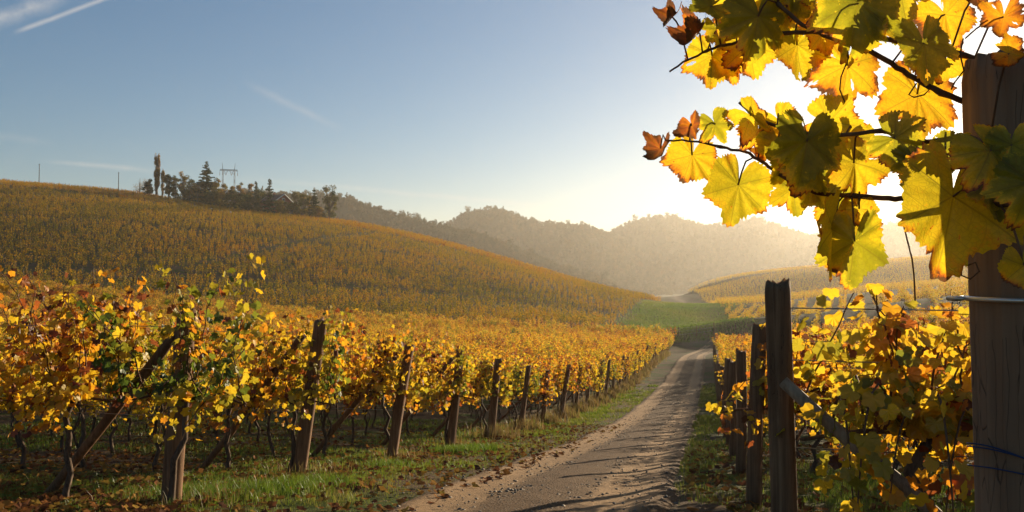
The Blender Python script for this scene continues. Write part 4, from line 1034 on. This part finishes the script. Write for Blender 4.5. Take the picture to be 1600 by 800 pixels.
def pylon():
    Y = 420; p = P(357, 305, Y); z = gz1(p[0], p[1]); top = P(357, 265, Y)[2]; h = top - z
    t = thing('power_pylon', 'grey lattice pylon with twin masts and hanging insulators behind the houses', 'pylon', (p[0], p[1], z), R(18))
    for s in (-1, 1):
        b = MB(); x = s * 2.9; n = 12
        for dx, dy in ((-.35, -.35), (.35, -.35), (.35, .35), (-.35, .35)): b.tube([(x + dx, dy, -.5), (x + dx * .7, dy * .7, h)], .10, 4)
        for k in range(n):
            z0, z1 = h * k / n, h * (k + 1) / n
            b.tube([(x - .33, -.33, z0), (x + .33, -.33, z1)], .06, 3); b.tube([(x + .33, .33, z0), (x - .33, .33, z1)], .06, 3)
        b.tube([(x - .1, 0, h), (x + s * .3, 0, h + 3.4)], [.14, .08], 4)
        b.build('mast', M_steel, t)
    c = MB(); w_ = 4.4
    for dz in (0, -.9): c.tube([(-w_, 0, h + dz * .6), (w_, 0, h + dz * .6)], .14, 4)
    for k in range(10):
        x0, x1 = -w_ + k * w_ / 5, -w_ + (k + 1) * w_ / 5; c.tube([(x0, 0, h if k % 2 else h - .54), (x1, 0, h - .54 if k % 2 else h)], .05, 3)
    for s in (-1, 1): c.tube([(s * w_, 0, h - .5), (s * w_, 0, h - 1.6)], .06, 4); c.tube([(s * 2.9, 0, h - 2.6), (0, 0, h - .5)], .05, 3)
    c.build('crossarm', M_steel, t)
    for x in (-w_, -1.4, 1.4, w_):
        i = MB()
        if abs(x) < 2: i.tube([(x - .9, 0, h - .5), (x, 0, h - 3.0)], .10, 5); i.tube([(x + .9, 0, h - .5), (x, 0, h - 3.0)], .10, 5)
        else: i.tube([(x, 0, h - 1.6), (x, 0, h - 3.2)], .12, 5)
        i.build('insulator', M_ceramic, t)
pylon()
for px, top, base, lab in ((61, 256, 284, 'thin dark utility pole on the skyline at the far left'), (185, 269, 297, 'thin dark utility pole on the skyline left of the poplar')):
    Y = 292; p = P(px, base, Y); z = gz1(p[0], p[1]); h = P(px, top, Y)[2] - z
    t = thing('utility_pole', lab, 'pole', (p[0], p[1], z), 0, 'utility poles on the skyline')
    b = MB(); b.tube([(0, 0, -.4), (0, 0, h)], [.14, .10], 8); b.build('shaft', M_treebark, t, True)
    c = MB(); c.tube([(-.35, 0, h - .35), (.35, 0, h - .35)], .05, 5); c.build('crossarm', M_steel, t)
def fence():
    e = P(1074, 536, 103); z = gz1(e[0], e[1])
    t = thing('wire_fence', 'low wire fence on thin posts across the end of the meadow', 'fence', (e[0], e[1], z), 0)
    xs = (-3.2, -1.1, 1.2, 3.4); zs = [gz1(e[0] + x, e[1]) - z for x in xs]
    for x, zz in zip(xs, zs): b = MB(); b.tube([(x, 0, zz - .2), (x, 0, zz + 1.35)], .06, 7); b.build('post', M_post, t, True)
    b = MB()
    for hh in (.4, .8, 1.2): b.tube([(x, 0, zz + hh) for x, zz in zip(xs, zs)], .012, 4)
    b.build('wire', M_wire, t)
fence()
def stakes():
    sel = np.arange(len(hx)); r = np.random.RandomState(8); sel = sel[r.rand(len(sel)) < .07]
    sel = sel[np.argsort(hy[sel] * (1 + .3 * r.rand(len(sel))))]
    b = MB(); b.tube([(0, 0, -.2), (0, 0, 1.95)], [.04, .035], 5); me = b.mesh('stake', M_stake)
    for i in sel[:260]:
        o = link('vineyard_stake', me, None, (hx[i] + .3, hy[i], hz[i]))
        tag(o, 'grey wooden stake standing among the vines on the hillside', 'stake', 'stakes in the hillside vineyard')
    q = sel[260:]
    # the many smaller ones further up
    v0 = np.array(b.v); nv = len(v0); V = (v0[None] * np.array((1.3, 1.3, 1.05)) + np.c_[hx[q] + .3, hy[q], hz[q]][:, None]).reshape(-1, 3)
    fq = np.array([f for f in b.f if len(f) == 4]); FF = (fq[None] + (np.arange(len(q)) * nv)[:, None, None]).reshape(-1, 4)
    tag(link('vineyard_stakes', raw_mesh('vineyard_stakes', V, FF, M_stake)), 'pale stakes dotted over the upper hillside vineyard', 'stakes', None, 'stuff')
stakes()

# ------------------------------------------------------------------ haze
def haze():
    b = MB(); x0, x1, y0, y1, z0, z1 = -1600, 1600, -150, 1900, -17.5, 135
    b.box(((x0 + x1) / 2, (y0 + y1) / 2, (z0 + z1) / 2), (x1 - x0, y1 - y0, z1 - z0))
    m, nt = new_mat('valley_haze')
    v = N(nt, 'ShaderNodeVolumePrincipled'); v.inputs['Color'].default_value = (1.0, .92, .80, 1); v.inputs['Density'].default_value = .00020; v.inputs['Anisotropy'].default_value = .55
    o = N(nt, 'ShaderNodeOutputMaterial'); L(nt, v.outputs[0], o.inputs['Volume'])
    m.cycles.homogeneous_volume = True
    tag(b.build('haze', m), 'pale sunlit haze filling the valley', 'haze', None, 'stuff')
haze()

# ------------------------------------------------------------------ wisps of cloud and a vapour trail in the sky
def clouds():
    nt = C.world.node_tree; sky, bg = SKY_CLOUD_SLOT
    hs = N(nt, 'ShaderNodeHueSaturation'); hs.inputs['Saturation'].default_value = 1.12; hs.inputs['Value'].default_value = 1.2; L(nt, sky.outputs[0], hs.inputs['Color'])
    den = N(nt, 'ShaderNodeVectorMath', operation='MULTIPLY_ADD'); L(nt, hs.outputs[0], den.inputs[0]); den.inputs[1].default_value = (.028, .029, .028); den.inputs[2].default_value = (1, 1, 1)
    dv = N(nt, 'ShaderNodeVectorMath', operation='DIVIDE'); L(nt, hs.outputs[0], dv.inputs[0]); L(nt, den.outputs[0], dv.inputs[1])
    tc = N(nt, 'ShaderNodeTexCoord').outputs['Generated']
    def dot(v):
        n = N(nt, 'ShaderNodeVectorMath', operation='DOT_PRODUCT'); L(nt, tc, n.inputs[0]); n.inputs[1].default_value = tuple(v); return n.outputs['Value']
    total = None
    nz = noise(nt, 60, 6, tc, .7); nzb = noise(nt, 18, 5, tc, .65)
    for (a, b, wpx, amt, raggd) in (((20, 52), (190, -12), 4, .55, .25), ((-40, 50), (115, -15), 13, .5, .9), ((375, 125), (540, 205), 8, .22, .6), ((340, 275), (1000, 335), 6, .3, .8), ((60, 252), (260, 268), 5, .35, .8), ((-60, 205), (90, 225), 7, .15, .8)):
        d1, d2 = dirv(*a), dirv(*b); n_ = unit(np.cross(d1, d2)); mid = unit(d1 + d2); tg = unit(np.cross(n_, mid)); half = math.acos(np.dot(d1, d2)) / 2
        dd = math_(nt, 'ABSOLUTE', math_(nt, 'ADD', dot(n_), math_(nt, 'MULTIPLY', math_(nt, 'SUBTRACT', nzb, .5), raggd * wpx / F * 2)))
        across = math_(nt, 'SUBTRACT', 1, math_(nt, 'MULTIPLY', dd, F / wpx), clamp=True)
        al = math_(nt, 'SUBTRACT', 1, math_(nt, 'MULTIPLY', math_(nt, 'ABSOLUTE', dot(tg)), 1 / half), clamp=True)
        al = math_(nt, 'MULTIPLY', al, 4 if raggd < .5 else 1.6, clamp=True)
        fr = math_(nt, 'GREATER_THAN', dot(mid), .3)
        k = math_(nt, 'MULTIPLY', math_(nt, 'MULTIPLY', math_(nt, 'MULTIPLY', across, al), math_(nt, 'ADD', math_(nt, 'MULTIPLY', math_(nt, 'SUBTRACT', nz, .38), 2.4 * raggd), 1 - .6 * raggd, clamp=True)), math_(nt, 'MULTIPLY', fr, amt))
        total = k if total is None else math_(nt, 'ADD', total, k, clamp=True)
    c = mix(nt, total, dv.outputs[0], (6.2, 5.9, 5.6))
    L(nt, c, bg.inputs['Color'])
clouds()
